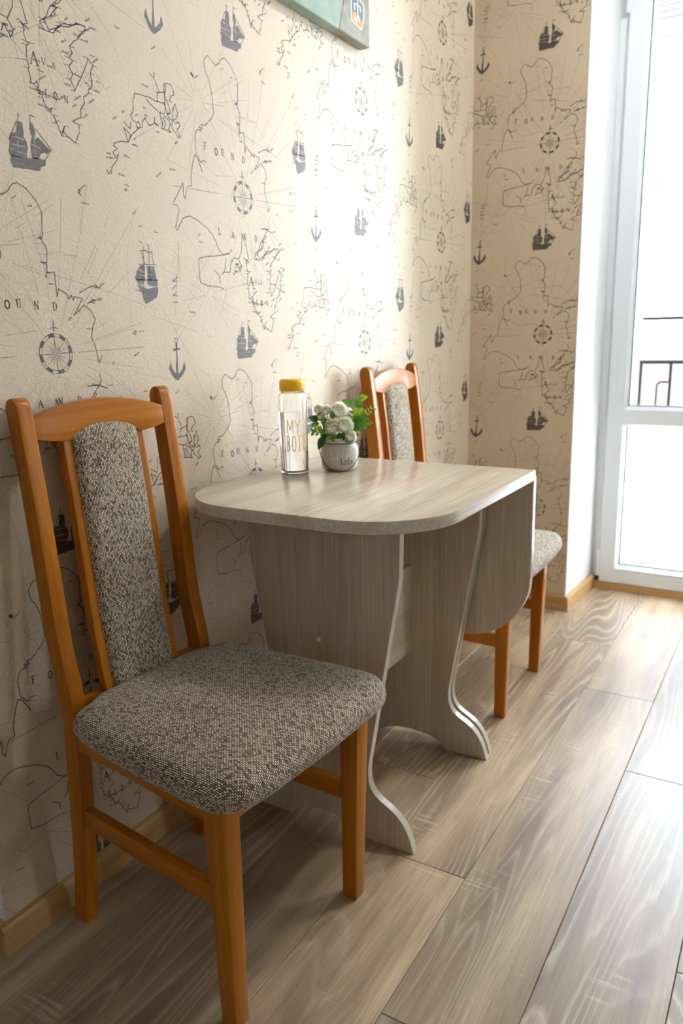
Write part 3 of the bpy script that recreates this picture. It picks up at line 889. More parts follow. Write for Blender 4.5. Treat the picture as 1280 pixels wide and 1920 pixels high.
# ------------------------------------------------------------------ outside
S(box('sky_blocking_slab', (-0.6, YO + 0.002, 2.72), (3.3, 4.45, 2.86), speckled('pale_blocking_slab', srgb(170, 168, 166), 0.85, 0.04, 40, 0.1, 0.002)))  # unseen slab, added to block steep skylight and cut floor glare
S(box('balcony_slab', (-0.6, YO + 0.002, -0.16), (3.3, 4.30, -0.04), speckled('grey_concrete', srgb(176, 172, 168), 0.85, 0.08, 40, 0.2, 0.002)))
rail = tag(empty('balcony_railing', (0.0, 4.2, -0.04)), 'thin dark iron balcony railing seen through the glass door', 'railing')


def rail_part(name, lo, hi):
    return box(name, (lo[0], lo[1] - 4.2, lo[2] + 0.04), (hi[0], hi[1] - 4.2, hi[2] + 0.04), M['iron'], rail)


rail_part('handrail', (0.377, 4.19, 1.086), (3.25, 4.21, 1.104))
rail_part('rail', (0.377, 4.185, 0.872), (3.25, 4.215, 0.890))
rail_part('rail', (0.377, 4.19, 0.05), (3.25, 4.21, 0.062))
for i in range(21):
    x = 0.383 + 0.142 * i
    rail_part('baluster', (x - 0.007, 4.193, -0.04 if i % 7 == 0 else 0.062), (x + 0.007, 4.207, 1.091 if i in (20,) else 0.875))
    if i:
        arc = [(x - 0.062, 0, 0.10)] + [(x - 0.062, 0, 0.76 + 0.04)] + [(x - 0.042 - 0.02 * math.cos(k * math.pi / 8), 0, 0.80 + 0.02 * math.sin(k * math.pi / 8)) for k in range(1, 4)] + [(x - 0.042, 0, 0.822), (x, 0, 0.822)]
        tube('scroll_bar', arc, 0.006, M['iron'], rail, 6)

house = tag(empty('neighbour_house', (0, 14, -3.2)), 'pale rendered house with peach lower wall and tiled roof outside', 'building')
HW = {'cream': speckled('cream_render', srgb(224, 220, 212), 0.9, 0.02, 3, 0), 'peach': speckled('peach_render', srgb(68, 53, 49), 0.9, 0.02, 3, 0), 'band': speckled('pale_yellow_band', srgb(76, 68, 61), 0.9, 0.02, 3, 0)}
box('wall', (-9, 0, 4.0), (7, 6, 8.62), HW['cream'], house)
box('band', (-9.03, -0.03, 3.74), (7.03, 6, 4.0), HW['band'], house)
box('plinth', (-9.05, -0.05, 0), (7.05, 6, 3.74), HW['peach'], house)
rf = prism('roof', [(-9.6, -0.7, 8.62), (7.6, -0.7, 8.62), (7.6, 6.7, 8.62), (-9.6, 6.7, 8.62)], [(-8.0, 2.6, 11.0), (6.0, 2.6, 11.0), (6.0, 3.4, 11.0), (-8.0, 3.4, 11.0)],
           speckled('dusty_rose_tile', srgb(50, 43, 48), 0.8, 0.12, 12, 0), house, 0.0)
box('gutter', (-9.6, -0.78, 8.54), (7.6, -0.66, 8.64), plain('grey_gutter', srgb(40, 37, 41), 0.5), house, 0.0)
for k in range(14):
    z = 8.78 + k * 0.16
    yy = -0.7 + (z - 8.62) / 2.38 * 3.3
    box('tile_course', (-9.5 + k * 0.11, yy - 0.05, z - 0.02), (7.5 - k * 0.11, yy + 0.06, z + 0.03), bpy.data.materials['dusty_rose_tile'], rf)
for x in (-6.5, -3.9, 1.6, 4.3):
    w_ = box('window', (x, -0.02, 5.2), (x + 1.1, 0.05, 6.8), M['pvc'], house)
    box('window_pane', (x + 0.08, -0.03, 5.28), (x + 1.02, -0.015, 6.72), plain('house_glass', srgb(96, 104, 112), 0.1), w_)
S(box('street_ground', (-14, 4.6, -3.3), (14, 24, -3.2), speckled('pale_paving', srgb(170, 168, 162), 0.9, 0.05, 2, 0)))

# ------------------------------------------------------------------ chairs
CZ = [0.0, 0.12, 0.27, 0.43, 0.555, 0.67, 0.785, 0.93, 0.96]
CF = [0.031, 0.046, 0.057, 0.062, 0.041, 0.031, 0.020, 0.002, -0.002]     # front of the back posts


def bk(z):
    return interp(z, CZ, CF)


def uv_from(o, fn):
    me = o.data
    uv = me.uv_layers.new(name='UVMap')
    for l in me.loops:
        uv.data[l.index].uv = fn(l.vertex_index)


def make_chair(loc, rz, label):
    c = tag(empty('dining_chair', loc, rz), label, 'chair', 'dining chairs at the drop-leaf table')
    # back posts: swept legs that run up past the crest rail, domed on top
    fr = catmull(list(zip(CF[:-1], CZ[:-1])), 5)
    D = 0.033
    dome = [(0.0005 - 0.0165 + 0.0165 * math.cos(t * math.pi / 10), 0.938 + 0.020 * math.sin(t * math.pi / 10)) for t in range(0, 11)]
    bkp = [(x - D - 0.003 * (1 - abs(z - 0.43) / 0.5), z) for x, z in fr][::-1]
    outl = fr[:-1] + dome + [p for p in bkp if p[1] < 0.925]
    for s in (-1, 1):
        y0, y1 = sorted((s * 0.1375, s * 0.165))
        extrude('back_post', outl, 'Y', y0, y1, [M['chair_z']], c, 0.0035, 2, ang=50)
    # front legs, tapered
    for s in (-1, 1):
        top = [(0.385, s * 0.156, 0.408), (0.424, s * 0.156, 0.408), (0.424, s * 0.193, 0.408), (0.385, s * 0.193, 0.408)]
        bot = [(0.384, s * 0.153, 0.0), (0.415, s * 0.153, 0.0), (0.415, s * 0.182, 0.0), (0.384, s * 0.182, 0.0)]
        prism('front_leg', bot, top, M['chair_z'], c, 0.003)
    # aprons and stretchers
    for s in (-1, 1):
        bar('side_apron', (0.050, s * 0.150, 0.383), (0.388, s * 0.176, 0.383), 0.021, 0.050, M['chair_x'], c)
        bar('side_stretcher', (0.046, s * 0.152, 0.226), (0.390, s * 0.168, 0.221), 0.018, 0.034, M['chair_x'], c)
    bar('front_apron', (0.409, -0.158, 0.384), (0.409, 0.158, 0.384), 0.022, 0.046, M['chair_y'], c)
    bar('back_apron', (0.044, -0.139, 0.383), (0.044, 0.139, 0.383), 0.020, 0.050, M['chair_y'], c)
    bar('lower_back_rail', (0.036, -0.139, 0.424), (0.036, 0.139, 0.424), 0.018, 0.026, M['chair_y'], c)
    # crest rail: arched top, notched below for the pad
    lean = lambda x, y, z: (x + bk(z) - 0.0, y, z)
    topc = [(y, 0.947 - 0.024 * (abs(y) / 0.14) ** 2) for y in [0.14 - 0.28 * k / 24 for k in range(25)]]
    pad_top = lambda y: 0.882 + 0.026 * max(0.0, 1 - (y / 0.074) ** 2) ** 0.5
    botc = [(-0.14, 0.890), (-0.118, 0.885), (-0.088, 0.881)] + [(y, pad_top(y) - 0.004) for y in [-0.073 + 0.146 * k / 14 for k in range(15)]] + [(0.088, 0.881), (0.118, 0.885), (0.14, 0.890)]
    extrude('crest_rail', topc + botc, 'X', -0.024, -0.001, [M['chair_y']], c, 0.003, 2, shear=lean)
    # stiles beside the pad
    zs = [0.435 + (0.889 - 0.435) * k / 16 for k in range(17)]
    for s in (-1, 1):
        vs_, fs = [], []
        for z in zs:
            x = bk(z)
            for dx, y in ((-0.026, 0.070), (-0.007, 0.070), (-0.007, 0.087), (-0.026, 0.087)):
                vs_.append((x + dx, s * y, z))
        for k in range(16):
            for a in range(4):
                b = (a + 1) % 4
                fs.append((k * 4 + a, k * 4 + b, k * 4 + 4 + b, k * 4 + 4 + a))
        fs += [(3, 2, 1, 0), (64, 65, 66, 67)]
        bm = bmesh.new()
        vv = [bm.verts.new(v) for v in vs_]
        for f in fs:
            bm.faces.new([vv[i] for i in f])
        bmesh.ops.recalc_face_normals(bm, faces=bm.faces)
        bevel_sharp(bm, 0.002)
        from_bm('back_stile', bm, c, [M['chair_z']], 40)
    # upholstered back pad
    nu, nv = 20, 44
    hw = 0.0715
    vs_, fs = [], []
    uvs = []
    for side in (0, 1):
        for j in range(nv + 1):
            for i in range(nu + 1):
                u = -1 + 2 * i / nu
                u = math.copysign(1 - (1 - abs(u)) ** 1.5, u)
                y = u * hw
                z1 = pad_top(y * 0.985) - 0.001
                tz = j / nv
                tz = 1 - (1 - tz) ** 1.3
                z = 0.432 + (z1 - 0.432) * tz
                ed = min((1 - abs(u)) * hw, (1 - tz) * (z1 - 0.432) + 0.0)
                r = 0.016
                b_ = math.sqrt(max(0.0, 1 - (1 - min(1, ed / r)) ** 2)) if ed < r else 1.0
                bulge = 0.012 * b_ + 0.006 * (1 - u * u)
                x = bk(z) + (-0.010 + bulge if side == 0 else -0.022)
                vs_.append((x, y, z))
                uvs.append((z + (0.012 * (1 - b_) if tz > 0.9 else 0), y + math.copysign(0.010 * (1 - b_), y)))
    row = nu + 1
    half = row * (nv + 1)
    for j in range(nv):
        for i in range(nu):
            a = j * row + i
            fs.append((a, a + 1, a + row + 1, a + row))
            fs.append((half + a + row, half + a + row + 1, half + a + 1, half + a))
    rim = [i for i in range(nu)] + [j * row + nu for j in range(nv)] + [nv * row + nu - i for i in range(nu)] + [(nv - j) * row for j in range(nv)]
    for k in range(len(rim)):
        a, b = rim[k], rim[(k + 1) % len(rim)]
        fs.append((b, a, half + a, half + b))
    pad = raw('back_pad', vs_, fs, c, [M['tweed']], 60)
    uv_from(pad, lambda i: uvs[i])
    pad['label'] = 'tweed upholstered back pad'
    # seat cushion
    half_w = lambda x: interp(x, [0.06, 0.10, 0.20, 0.33, 0.42, 0.47], [0.168, 0.187, 0.204, 0.2155, 0.2185, 0.214])
    base = [(0.053, 0.0), (0.053, 0.06), (0.055, 0.115), (0.066, 0.136), (0.072, 0.160), (0.084, 0.181), (0.105, 0.189), (0.15, 0.197), (0.20, 0.204), (0.26, 0.210), (0.33, 0.2155), (0.39, 0.2185), (0.425, 0.217), (0.448, 0.206), (0.463, 0.186), (0.469, 0.155), (0.472, 0.09), (0.474, 0.0)]
    sm = catmull(base, 3)
    outl = sm[:-1] + [(x, -y) for x, y in sm[::-1]][:-1]
    n = len(outl)
    cx, cy = 0.27, 0.0
    nrm = []
    for k in range(n):
        a, b = outl[k - 1], outl[(k + 1) % n]
        d = Vector((b[0] - a[0], b[1] - a[1])).normalized()
        nn = Vector((d.y, -d.x))
        if nn.dot(Vector((outl[k][0] - cx, outl[k][1] - cy))) < 0:
            nn = -nn
        nrm.append(nn)
    layers = [(0.010, 0.4035, 0.0695), (0.003, 0.4045, 0.0624), (0.0, 0.410, 0.0561), (-0.002, 0.420, 0.0459), (0.0, 0.431, 0.0347), (0.005, 0.440, 0.0244), (0.013, 0.447, 0.0138), (0.026, 0.4515, 0.0)]
    vs_, uvs, fs = [], [], []
    for ins, z, over in layers:
        for k in range(n):
            p = outl[k]
            w_ = 0.0012 * math.sin(k * 1.7) if z > 0.42 else 0
            x, y = p[0] - nrm[k].x * ins, p[1] - nrm[k].y * ins
            vs_.append((x, y, z + w_ * 0.5))
            uvs.append((p[0] - nrm[k].x * 0.026 + nrm[k].x * over, p[1] - nrm[k].y * 0.026 + nrm[k].y * over))
    ring0 = len(layers) - 1
    last = [(v[0], v[1]) for v in vs_[-n:]]
    rings = 9
    for r in range(1, rings):
        t = 1 - r / rings
        for k in range(n):
            x, y = cx + (last[k][0] - cx) * t, cy + (last[k][1] - cy) * t
            vs_.append((x, y, 0.4515 + 0.0125 * (1 - t ** 2.2) + 0.0010 * noise.noise((x * 22, y * 22, 0))))
            uvs.append((x, y))
    vs_.append((cx, cy, 0.464))
    uvs.append((cx, cy))
    tot = len(layers) + rings - 1
    for r in range(tot - 1):
        for k in range(n):
            l = (k + 1) % n
            fs.append((r * n + k, r * n + l, (r + 1) * n + l, (r + 1) * n + k))
    for k in range(n):
        fs.append(((tot - 1) * n + k, (tot - 1) * n + (k + 1) % n, len(vs_) - 1))
    fs.append(tuple(range(n))[::-1])
    bm = bmesh.new()
    vv = [bm.verts.new(v) for v in vs_]
    for f in fs:
        bm.faces.new([vv[i] for i in f])
    seat = from_bm('seat_cushion', bm, c, [M['tweed']], 70)
    uv_from(seat, lambda i: uvs[i])
    seat['label'] = 'tweed upholstered seat cushion'
    return c


make_chair((0.051, 0.9455, 0), math.radians(-3.5), 'honey-brown wooden dining chair with brown tweed seat, nearest, in front of the table')
make_chair((0.0655, 2.055, 0), math.radians(1.3), 'honey-brown wooden dining chair beyond the table, half hidden by its hanging leaf')

# ------------------------------------------------------------------ drop-leaf table
ZT, TH = 0.735, 0.024
XC = 0.305
tab = tag(empty('drop_leaf_table', (XC, 1.42, 0)), 'pale ash laminate drop-leaf table with one leaf hanging, between the two chairs', 'table')
TX = lambda x: x - XC
TY = lambda y: y - 1.42


def arc(cx, cy, r, a0, a1, n=14):
    return [(cx + r * math.cos(math.radians(a0 + (a1 - a0) * k / n)), cy + r * math.sin(math.radians(a0 + (a1 - a0) * k / n))) for k in range(n + 1)]


X0, X1, Y0, Y1 = 0.026, 0.598, 1.092, 1.713
RR = 0.17
outl = arc(TX(X0 + RR), TY(Y0 + RR), RR, 180, 270) + arc(TX(X1 - RR), TY(Y0 + RR), RR, 270, 360) + [(TX(X1), TY(Y1)), (TX(X0), TY(Y1))]
extrude('tabletop', outl, 'Z', ZT - TH, ZT, [M['lam_y'], M['edge']], tab, 0.0022, 2)
# side panels: waisted, with feet and a low arch between them
prof = [(0.180, ZT - TH), (0.178, 0.600), (0.176, 0.580), (0.106, 0.185), (0.103, 0.160), (0.105, 0.135), (0.114, 0.115), (0.130, 0.101), (0.150, 0.090), (0.170, 0.076), (0.186, 0.057), (0.198, 0.032), (0.207, 0.0)]
prof_s = prof[:3] + catmull(prof[3:], 4)
arch = [(0.097 - 0.194 * k / 16, 0.034 * max(0.0, 1 - ((k - 8) / 8) ** 2) ** 0.6) for k in range(17)]
pan = prof_s + arch + [(-x, z) for x, z in prof_s[::-1]]
pm = extrude('side_panel', pan, 'Y', TY(1.245), TY(1.263), [M['lam_z'], M['edge_pale']], tab, 0.0008, 1)
p2 = link('side_panel', pm.data, tab)
p2.location = (0.004, 1.656 - 1.245, 0)
cap = lathe('screw_cap', [(0, 0.0026), (0.003, 0.0025), (0.0055, 0.0012), (0.006, 0)], plain('beige_plastic_cap', srgb(236, 226, 208), 0.35), pm, 16)
cap.rotation_euler = (math.radians(90), 0, 0)
cap.location = (TX(0.295), TY(1.245), 0.432)
# swinging gate panel folded against the far panel
gp = [(x, z - 0.002 if z > 0.7 else z) for x, z in prof_s] + arch[:5] + [(0.0, 0.030), (-0.12, 0.20), (-0.12, ZT - TH - 0.002)]
extrude('gate_panel', gp, 'Y', TY(1.689), TY(1.705), [M['lam_z'], M['edge_pale']], tab, 0.0008, 1).location = (0.001, 0, 0)
box('stretcher_board', (TX(0.292), TY(1.263), 0.252), (TX(0.308), TY(1.656), 0.482), M['lam_y'], tab, 0.001)
# hanging leaf
LB = 0.303
lo_ = arc(TX(X0 + RR), LB + RR, RR, 180, 270) + arc(TX(X1 - 0.004 - RR), LB + RR, RR, 270, 360) + [(TX(X1 - 0.004), 0.716), (TX(X0), 0.716)]
leaf = extrude('hanging_leaf', lo_, 'Y', TY(1.7145), TY(1.7345), [M['lam_z'], M['edge_pale']], tab, 0.0012, 2)
for x in (0.12, 0.50):
    tube('hinge', [(TX(x - 0.03), TY(1.7115), 0.7085), (TX(x + 0.03), TY(1.7115), 0.7085)], 0.0022, M['steel'], tab, 8)

# ------------------------------------------------------------------ picture on the wall
PX = 0.033
pic = tag(empty('canvas_picture', (0, 1.6, 1.786)), 'deep-edged sea-green painted picture hanging high on the wallpaper', 'picture')


def daub(name, base, l1, l2, sc_=12):
    m, nt, b = mk(name)
    tc = nd(nt, 'ShaderNodeTexCoord')
    n1 = nd(nt, 'ShaderNodeTexNoise', {'Vector': tc.outputs['Object'], 'Scale': sc_, 'Detail': 5.0, 'Distortion': 1.2})
    c = ramp(nt, n1.outputs[0], [(0.3, base), (0.52, l1), (0.72, l2)])
    nt.links.new(c, b.inputs['Base Color'])
    b.inputs['Roughness'].default_value = 0.6
    b.inputs['Specular IOR Level'].default_value = 0.25
    n2 = nd(nt, 'ShaderNodeTexNoise', {'Vector': tc.outputs['Object'], 'Scale': 90.0, 'Detail': 4.0, 'Distortion': 0.8})
    bump(nt, b, n2.outputs[0], 0.3, 0.001)
    return m


sea = daub('sea_green_paint', srgb(138, 156, 140), srgb(156, 172, 158), srgb(180, 190, 180))
stone = daub('grey_umber_paint', srgb(134, 128, 110), srgb(150, 146, 132), srgb(160, 168, 158), 20)
PY = lambda y: y - 1.6
PZ = lambda z: z - 1.786
curve = [(1.825, 1.786), (1.836, 1.820), (1.850, 1.860), (1.872, 1.930), (1.884, 2.02), (1.884, 2.12), (1.870, 2.22), (1.845, 2.32)]
cv = catmull([(PY(a), PZ(b)) for a, b in curve], 4)
extrude('canvas_panel', [(PY(1.18), 0), *cv, (PY(1.18), PZ(2.32))], 'X', 0.001, PX, [sea], pic, 0.0015, 1, ang=60)['label'] = 'sea-green painted part'
extrude('canvas_panel', [*[(a + 0.0004, b) for a, b in cv[::-1]], (PY(1.829), 0), (PY(1.982), 0), (PY(1.982), PZ(2.32))], 'X', 0.001, PX, [stone], pic, 0.0015, 1, ang=60)['label'] = 'grey-brown painted part'


def flat_print(name, polys, mats, fm, parent):
    vs_, fs = [], []
    for p in polys:
        b = len(vs_)
        vs_ += p
        fs.append(tuple(range(b, b + len(p))))
    return raw(name, vs_, fs, parent, mats, None, fm)


def mot(pts, lift):
    return [(PX + lift, PY(1.44311 + 0.0004823 * u + -0.0000084 * v), PZ(1.73089 + 0.0001507 * u + -0.0002118 * v)) for u, v in pts]


polys = [mot([(918, -160), (918, 215), (1030, 335), (1052, 200), (1052, 60), (1010, 5), (1000, -160)], 0.0003), mot([(930, 120), (925, 210), (1025, 320), (1032, 230), (985, 150)], 0.0005), mot([(985, -160), (985, 90), (1040, 110), (1040, 60), (1005, 8), (996, -160)], 0.0005)]
fm = [0, 1, 2]
W_ = []
for l in ([(918, -160), (918, 215), (1030, 335), (1052, 200), (1052, 60), (1010, 5), (1000, -160)], [(986, -160), (986, 150), (950, 215)], [(986, 150), (1008, 245)], [(975, 165), (975, 250)], [(952, 105), (952, 30), (1016, 82), (1016, 135)]):
    ribbon(W_, l, 9, 3, 0, 500)
for p, m in W_:
    polys.append(mot(p, 0.0008))
    fm.append(3)
flat_print('painted_motif', polys, [plain('slate_blue_paint', srgb(86, 102, 116), 0.5), plain('orange_paint', srgb(196, 132, 66), 0.5), plain('dark_umber_paint', srgb(104, 96, 84), 0.5), plain('white_paint_line', srgb(232, 230, 222), 0.5)], fm, pic)['label'] = 'small blue and orange motif outlined in white'

# ------------------------------------------------------------------ bottle
def ucam(x, y):
    d = Vector((CAM_POS.x - x, CAM_POS.y - y))
    return math.atan2(d.y, d.x)


BR = 0.0325
BX, BY = 0.103, 1.461
bot = tag(empty('water_bottle', (BX, BY, ZT)), 'clear cylindrical water bottle with yellow cap standing on the table', 'bottle')
H = 0.187
lathe('bottle_body', [(0, 0.0), (BR - 0.003, 0.0), (BR - 0.0008, 0.0012), (BR, 0.004), (BR, H - 0.010), (BR - 0.002, H - 0.004), (BR - 0.006, H - 0.001), (0.0255, H), (0.0255, H + 0.012), (0.0235, H + 0.012), (0.0235, H - 0.002),
                      (BR - 0.0065, H - 0.003), (BR - 0.0024, H - 0.011), (BR - 0.0018, 0.008), (BR - 0.005, 0.0055), (0, 0.0055)], M['bottle'], bot, 56)
lathe('water', [(0, 0.0057), (BR - 0.0052, 0.0057), (BR - 0.0020, 0.0085), (BR - 0.0020, 0.142), (0, 0.142)], M['water'], bot, 56)
lathe('cap', [(0, H + 0.0015), (0.0275, H + 0.0015), (0.0292, H + 0.003), (0.0292, H + 0.022), (0.0280, H + 0.0265), (0.025, H + 0.0285), (0, H + 0.0287)], M['yellow'], bot, 48)
STROKE = {
    'M': [[(0, 0), (0.08, 1), (0.4, 0.25), (0.72, 1), (0.8, 0)]], 'Y': [[(0, 1), (0.35, 0.45), (0.7, 1)], [(0.35, 0.45), (0.3, 0)]],
    'B': [[(0.05, 0), (0.05, 1), (0.45, 0.92), (0.5, 0.7), (0.1, 0.52), (0.55, 0.42), (0.6, 0.15), (0.05, 0)]],
    'O': [[(0.32 + 0.3 * math.cos(k * math.pi / 8), 0.5 + 0.5 * math.sin(k * math.pi / 8)) for k in range(17)]],
    'T': [[(0, 1), (0.65, 1)], [(0.33, 1), (0.33, 0)]], 'L': [[(0.05, 1), (0.05, 0), (0.5, 0)]], 'E': [[(0.5, 1), (0.05, 1), (0.05, 0), (0.5, 0)], [(0.05, 0.52), (0.42, 0.52)]],
    'l_L': [[(0.15, 0), (0.15, 1)], [(0.02, 1), (0.3, 1)], [(0.02, 0), (0.58, 0), (0.6, 0.22)]],
    'l_i': [[(0.15, 0), (0.15, 0.62), (0.03, 0.62)], [(0.0, 0), (0.3, 0)], [(0.12, 0.84), (0.2, 0.84)]],
    'l_f': [[(0.18, 0), (0.18, 0.8), (0.28, 0.98), (0.45, 0.94)], [(0.03, 0.62), (0.38, 0.62)], [(0.02, 0), (0.36, 0)]],
    'l_e': [[(0.06, 0.34), (0.48, 0.36), (0.44, 0.56), (0.28, 0.64), (0.12, 0.54), (0.05, 0.3), (0.12, 0.08), (0.3, 0.0), (0.48, 0.1)]],
}


def wrap_text(name, rows, radius, centre_ang, lift, width, mat, parent):
    polys, out = [], []
    for letters, s0, z0, hgt, wid in rows:
        s = s0
        for ch, adv in letters:
            for st in STROKE[ch]:
                ribbon(out, [(s + u * wid, z0 + v * hgt) for u, v in st], width, 0, 0, 0.002)
            s += adv * wid
    vs_, fs = [], []
    for p, _ in out:
        b = len(vs_)
        for s, z in p:
            a = centre_ang + s / radius
            rr = (radius(z) if callable(radius) else radius) + lift
            vs_.append((rr * math.cos(a), rr * math.sin(a), z))
        fs.append(tuple(range(b, b + len(p))))
    return raw(name, vs_, fs, parent, [mat])


ab = ucam(BX, BY)
wrap_text('lettering', [([('M', 1.05), ('Y', 1)], -0.0150, 0.095, 0.030, 0.0175), ([('B', 0.95), ('O', 0.95), ('T', 0.9), ('T', 0.9), ('L', 0.8), ('E', 0.8)], -0.0165, 0.053, 0.036, 0.0130)], BR, ab, 0.0003, 0.0016, M['yellow_ink'], bot)['label'] = 'yellow lettering MY BOTTLE'

# ------------------------------------------------------------------ flower pot
FX, FY = 0.180, 1.538
pot = tag(empty('flower_pot', (FX, FY, ZT)), 'small grey glazed jar with wire handle lettered Life, on the table', 'pot')
POTP = [(0.0, 0.0), (0.033, 0.0), (0.0385, 0.003), (0.0425, 0.011), (0.0440, 0.022), (0.0445, 0.040), (0.0438, 0.052), (0.0415, 0.059), (0.0388, 0.0625), (0.0380, 0.0655), (0.0392, 0.068), (0.0405, 0.071), (0.0405, 0.0755), (0.0395, 0.078), (0.0365, 0.078), (0.0350, 0.074), (0.0350, 0.060), (0.040, 0.050), (0.040, 0.012), (0.034, 0.006), (0.0, 0.006)]
lathe('jar', POTP, M['pot'], pot, 56)
ap = ucam(FX, FY)
RP = 0.0446


def on_pot(name, rows, lift, width, mat):
    return wrap_text(name, rows, RP, ap, lift, width, mat, pot)


on_pot('raised_lettering', [([('l_L', 0.85), ('l_i', 0.55), ('l_f', 0.62), ('l_e', 0.6)], -0.023, 0.030, 0.017, 0.0170)], 0.0004, 0.0019, M['pot_emboss'])['label'] = 'pale raised word Life'
on_pot('printed_lettering', [([('l_L', 0.85), ('l_i', 0.55), ('l_f', 0.62), ('l_e', 0.6)], 0.0015, 0.0185, 0.0125, 0.0118)], 0.0005, 0.0013, M['pot_ink'])['label'] = 'dark printed word Life'
ring = [(0.0388 * math.cos(k * math.pi / 20), 0.0388 * math.sin(k * math.pi / 20), 0.0652) for k in range(40)]
tube('neck_wire', ring, 0.0011, M['wire'], pot, 8, True)
# bail handle hanging down in front
side = Vector((-math.sin(ap), math.cos(ap), 0))
front = Vector((math.cos(ap), math.sin(ap), 0))
hp = []
for k in range(29):
    t = math.pi * k / 28
    s = math.cos(t) * 0.0455
    z = 0.0635 - 0.062 * math.sin(t) ** 0.85
    lat = math.sqrt(max(0.0, 0.0466 ** 2 - min(abs(s), 0.0466) ** 2))
    hp.append(side * (s * 1.05) + front * (lat + 0.0008) + Vector((0, 0, z)))
tube('wire_handle', hp, 0.0009, M['wire'], pot, 8)
for s in (-1, 1):
    e = [side * (s * (0.0455 + 0.0035 * math.cos(k * math.pi / 6))) + front * 0.004 + Vector((0, 0, 0.065 + 0.0035 * math.sin(k * math.pi / 6))) for k in range(12)]
    tube('handle_eye', e, 0.0009, M['wire'], pot, 6, True)

# ------------------------------------------------------------------ artificial flowers
bq = tag(empty('flower_bouquet', (FX, FY, ZT + 0.0066)), 'bunch of white buttercup-like flowers with green sprigs in the grey jar', 'flowers')
ZB = 0.0066


def place(right_, up_, depth=0.0):
    """bouquet-local point from offsets across, above the table and towards the room"""
    return side * right_ + front * depth + Vector((0, 0, up_ - ZB))


RF = random.Random(5)


def basis(n):
    n = n.normalized()
    a = n.orthogonal().normalized()
    return a, n.cross(a), n


def flower(center, r, facing, seed):
    """many-petalled ball: nested cupped petals that open towards the front, with a small green-white eye"""
    rr = random.Random(seed)
    a, b, n = basis(facing)
    vs_, fs = [], []

    def petal(phi, half, t0, t1, rad, flare):
        base = len(vs_)
        nu_, nv_ = 6, 6
        for j in range(nv_ + 1):
            v = j / nv_
            for i in range(nu_ + 1):
                u = -1 + 2 * i / nu_
                tip = 1 - 0.16 * u * u * v
                th = (t0 + (t1 - t0) * v * tip)                 # angle from the back of the bloom
                ph = phi + u * half * (0.55 + 0.45 * math.sin(math.pi * min(1.0, 0.2 + 0.75 * v)))
                rd = rad * (1 + flare * max(0.0, v - 0.6) ** 2 * 4 + 0.015 * math.sin(3 * u + seed))
                st = math.sin(th)
                vs_.append(center - n * (math.cos(th) * rd * 0.86) + (a * math.cos(ph) + b * math.sin(ph)) * (rd * st))
        for j in range(nv_):
            for i in range(nu_):
                q = base + j * (nu_ + 1) + i
                fs.append((q, q + 1, q + nu_ + 2, q + nu_ + 1))
    for k, (cnt, t1, rad, flare, half) in enumerate(((5, 1.65, 1.0, 0.22, 0.80), (5, 1.95, 0.93, 0.12, 0.78), (5, 2.15, 0.84, 0.06, 0.76), (5, 2.32, 0.73, 0.03, 0.74), (4, 2.48, 0.61, 0.0, 0.86), (4, 2.62, 0.48, 0.0, 0.86), (3, 2.75, 0.34, 0.0, 1.1))):
        for i in range(cnt):
            petal(2 * math.pi * (i + 0.43 * k) / cnt + rr.uniform(-0.12, 0.12), half, 0.35, t1 * rr.uniform(0.97, 1.03), r * rad, flare)
    o = raw('flower_head', vs_, fs, bq, [M['petal']], 180)
    bm = bmesh.new()
    bmesh.ops.create_icosphere(bm, subdivisions=2, radius=r * 0.24, matrix=Matrix.Translation(center + n * r * 0.12))
    from_bm('flower_eye', bm, o, [M['pale_eye']], 180)
    return o


M['pale_eye'] = plain('pale_green_eye', srgb(222, 226, 186), 0.6)
base_pt = place(0, 0.045)
fl = [(-0.0470, 0.1450, 0.006, 0.0115), (-0.0300, 0.1420, 0.008, 0.0130), (-0.0010, 0.1420, 0.010, 0.0195), (-0.0160, 0.1060, 0.030, 0.0165), (0.0140, 0.1090, 0.034, 0.0180), (0.0270, 0.0830, 0.038, 0.0125), (-0.0430, 0.1290, 0.014, 0.0100), (0.0170, 0.1330, -0.006, 0.0150)]
for i, (sx, z, d, r) in enumerate(fl):
    p = place(sx, z, d)
    flower(p, r, (p - base_pt).normalized() * 0.7 + front * 0.8, 20 + i)
    tube('stem', catmull([tuple(place(sx * 0.3, 0.03, d * 0.2)), tuple(place(sx * 0.6, 0.06, d * 0.6)), tuple(p - (p - base_pt).normalized() * r * 0.5)], 4), 0.0011, M['stem'], bq, 6)


def leaf_mesh(L, W, curl):
    n = 8
    vs_, fs = [], []
    for k in range(n + 1):
        t = k / n
        w = W * math.sin(math.pi * t ** 0.8) ** 0.9 if 0 < t < 1 else 0.0002
        z = curl * L * t * t
        vs_ += [(-w, L * t, z + w * 0.35), (0, L * t, z), (w, L * t, z + w * 0.35)]
    for k in range(n):
        q = k * 3
        fs += [(q, q + 1, q + 4, q + 3), (q + 1, q + 2, q + 5, q + 4)]
    return vs_, fs


LEAVES = {}


def leaf_at(p, d, L, W, curl, mat, name='leaf', roll=0.0):
    d = Vector(d).normalized()
    key = (round(L, 4), round(W, 4), round(curl, 2), mat)
    if key not in LEAVES:
        v, f = leaf_mesh(L, W, curl)
        o = raw(name, v, f, bq, [M[mat]], 180)
        LEAVES[key] = o.data
    else:
        o = link(name, LEAVES[key], bq)
    up_ = Vector((0, 0, 1)) * 0.6 + front
    z = (up_ - d * up_.dot(d)).normalized()
    x = d.cross(z)
    m = Matrix((x, d, z)).transposed().to_4x4() @ Matrix.Rotation(roll, 4, 'Y')
    o.matrix_local = Matrix.Translation(p) @ m
    return o


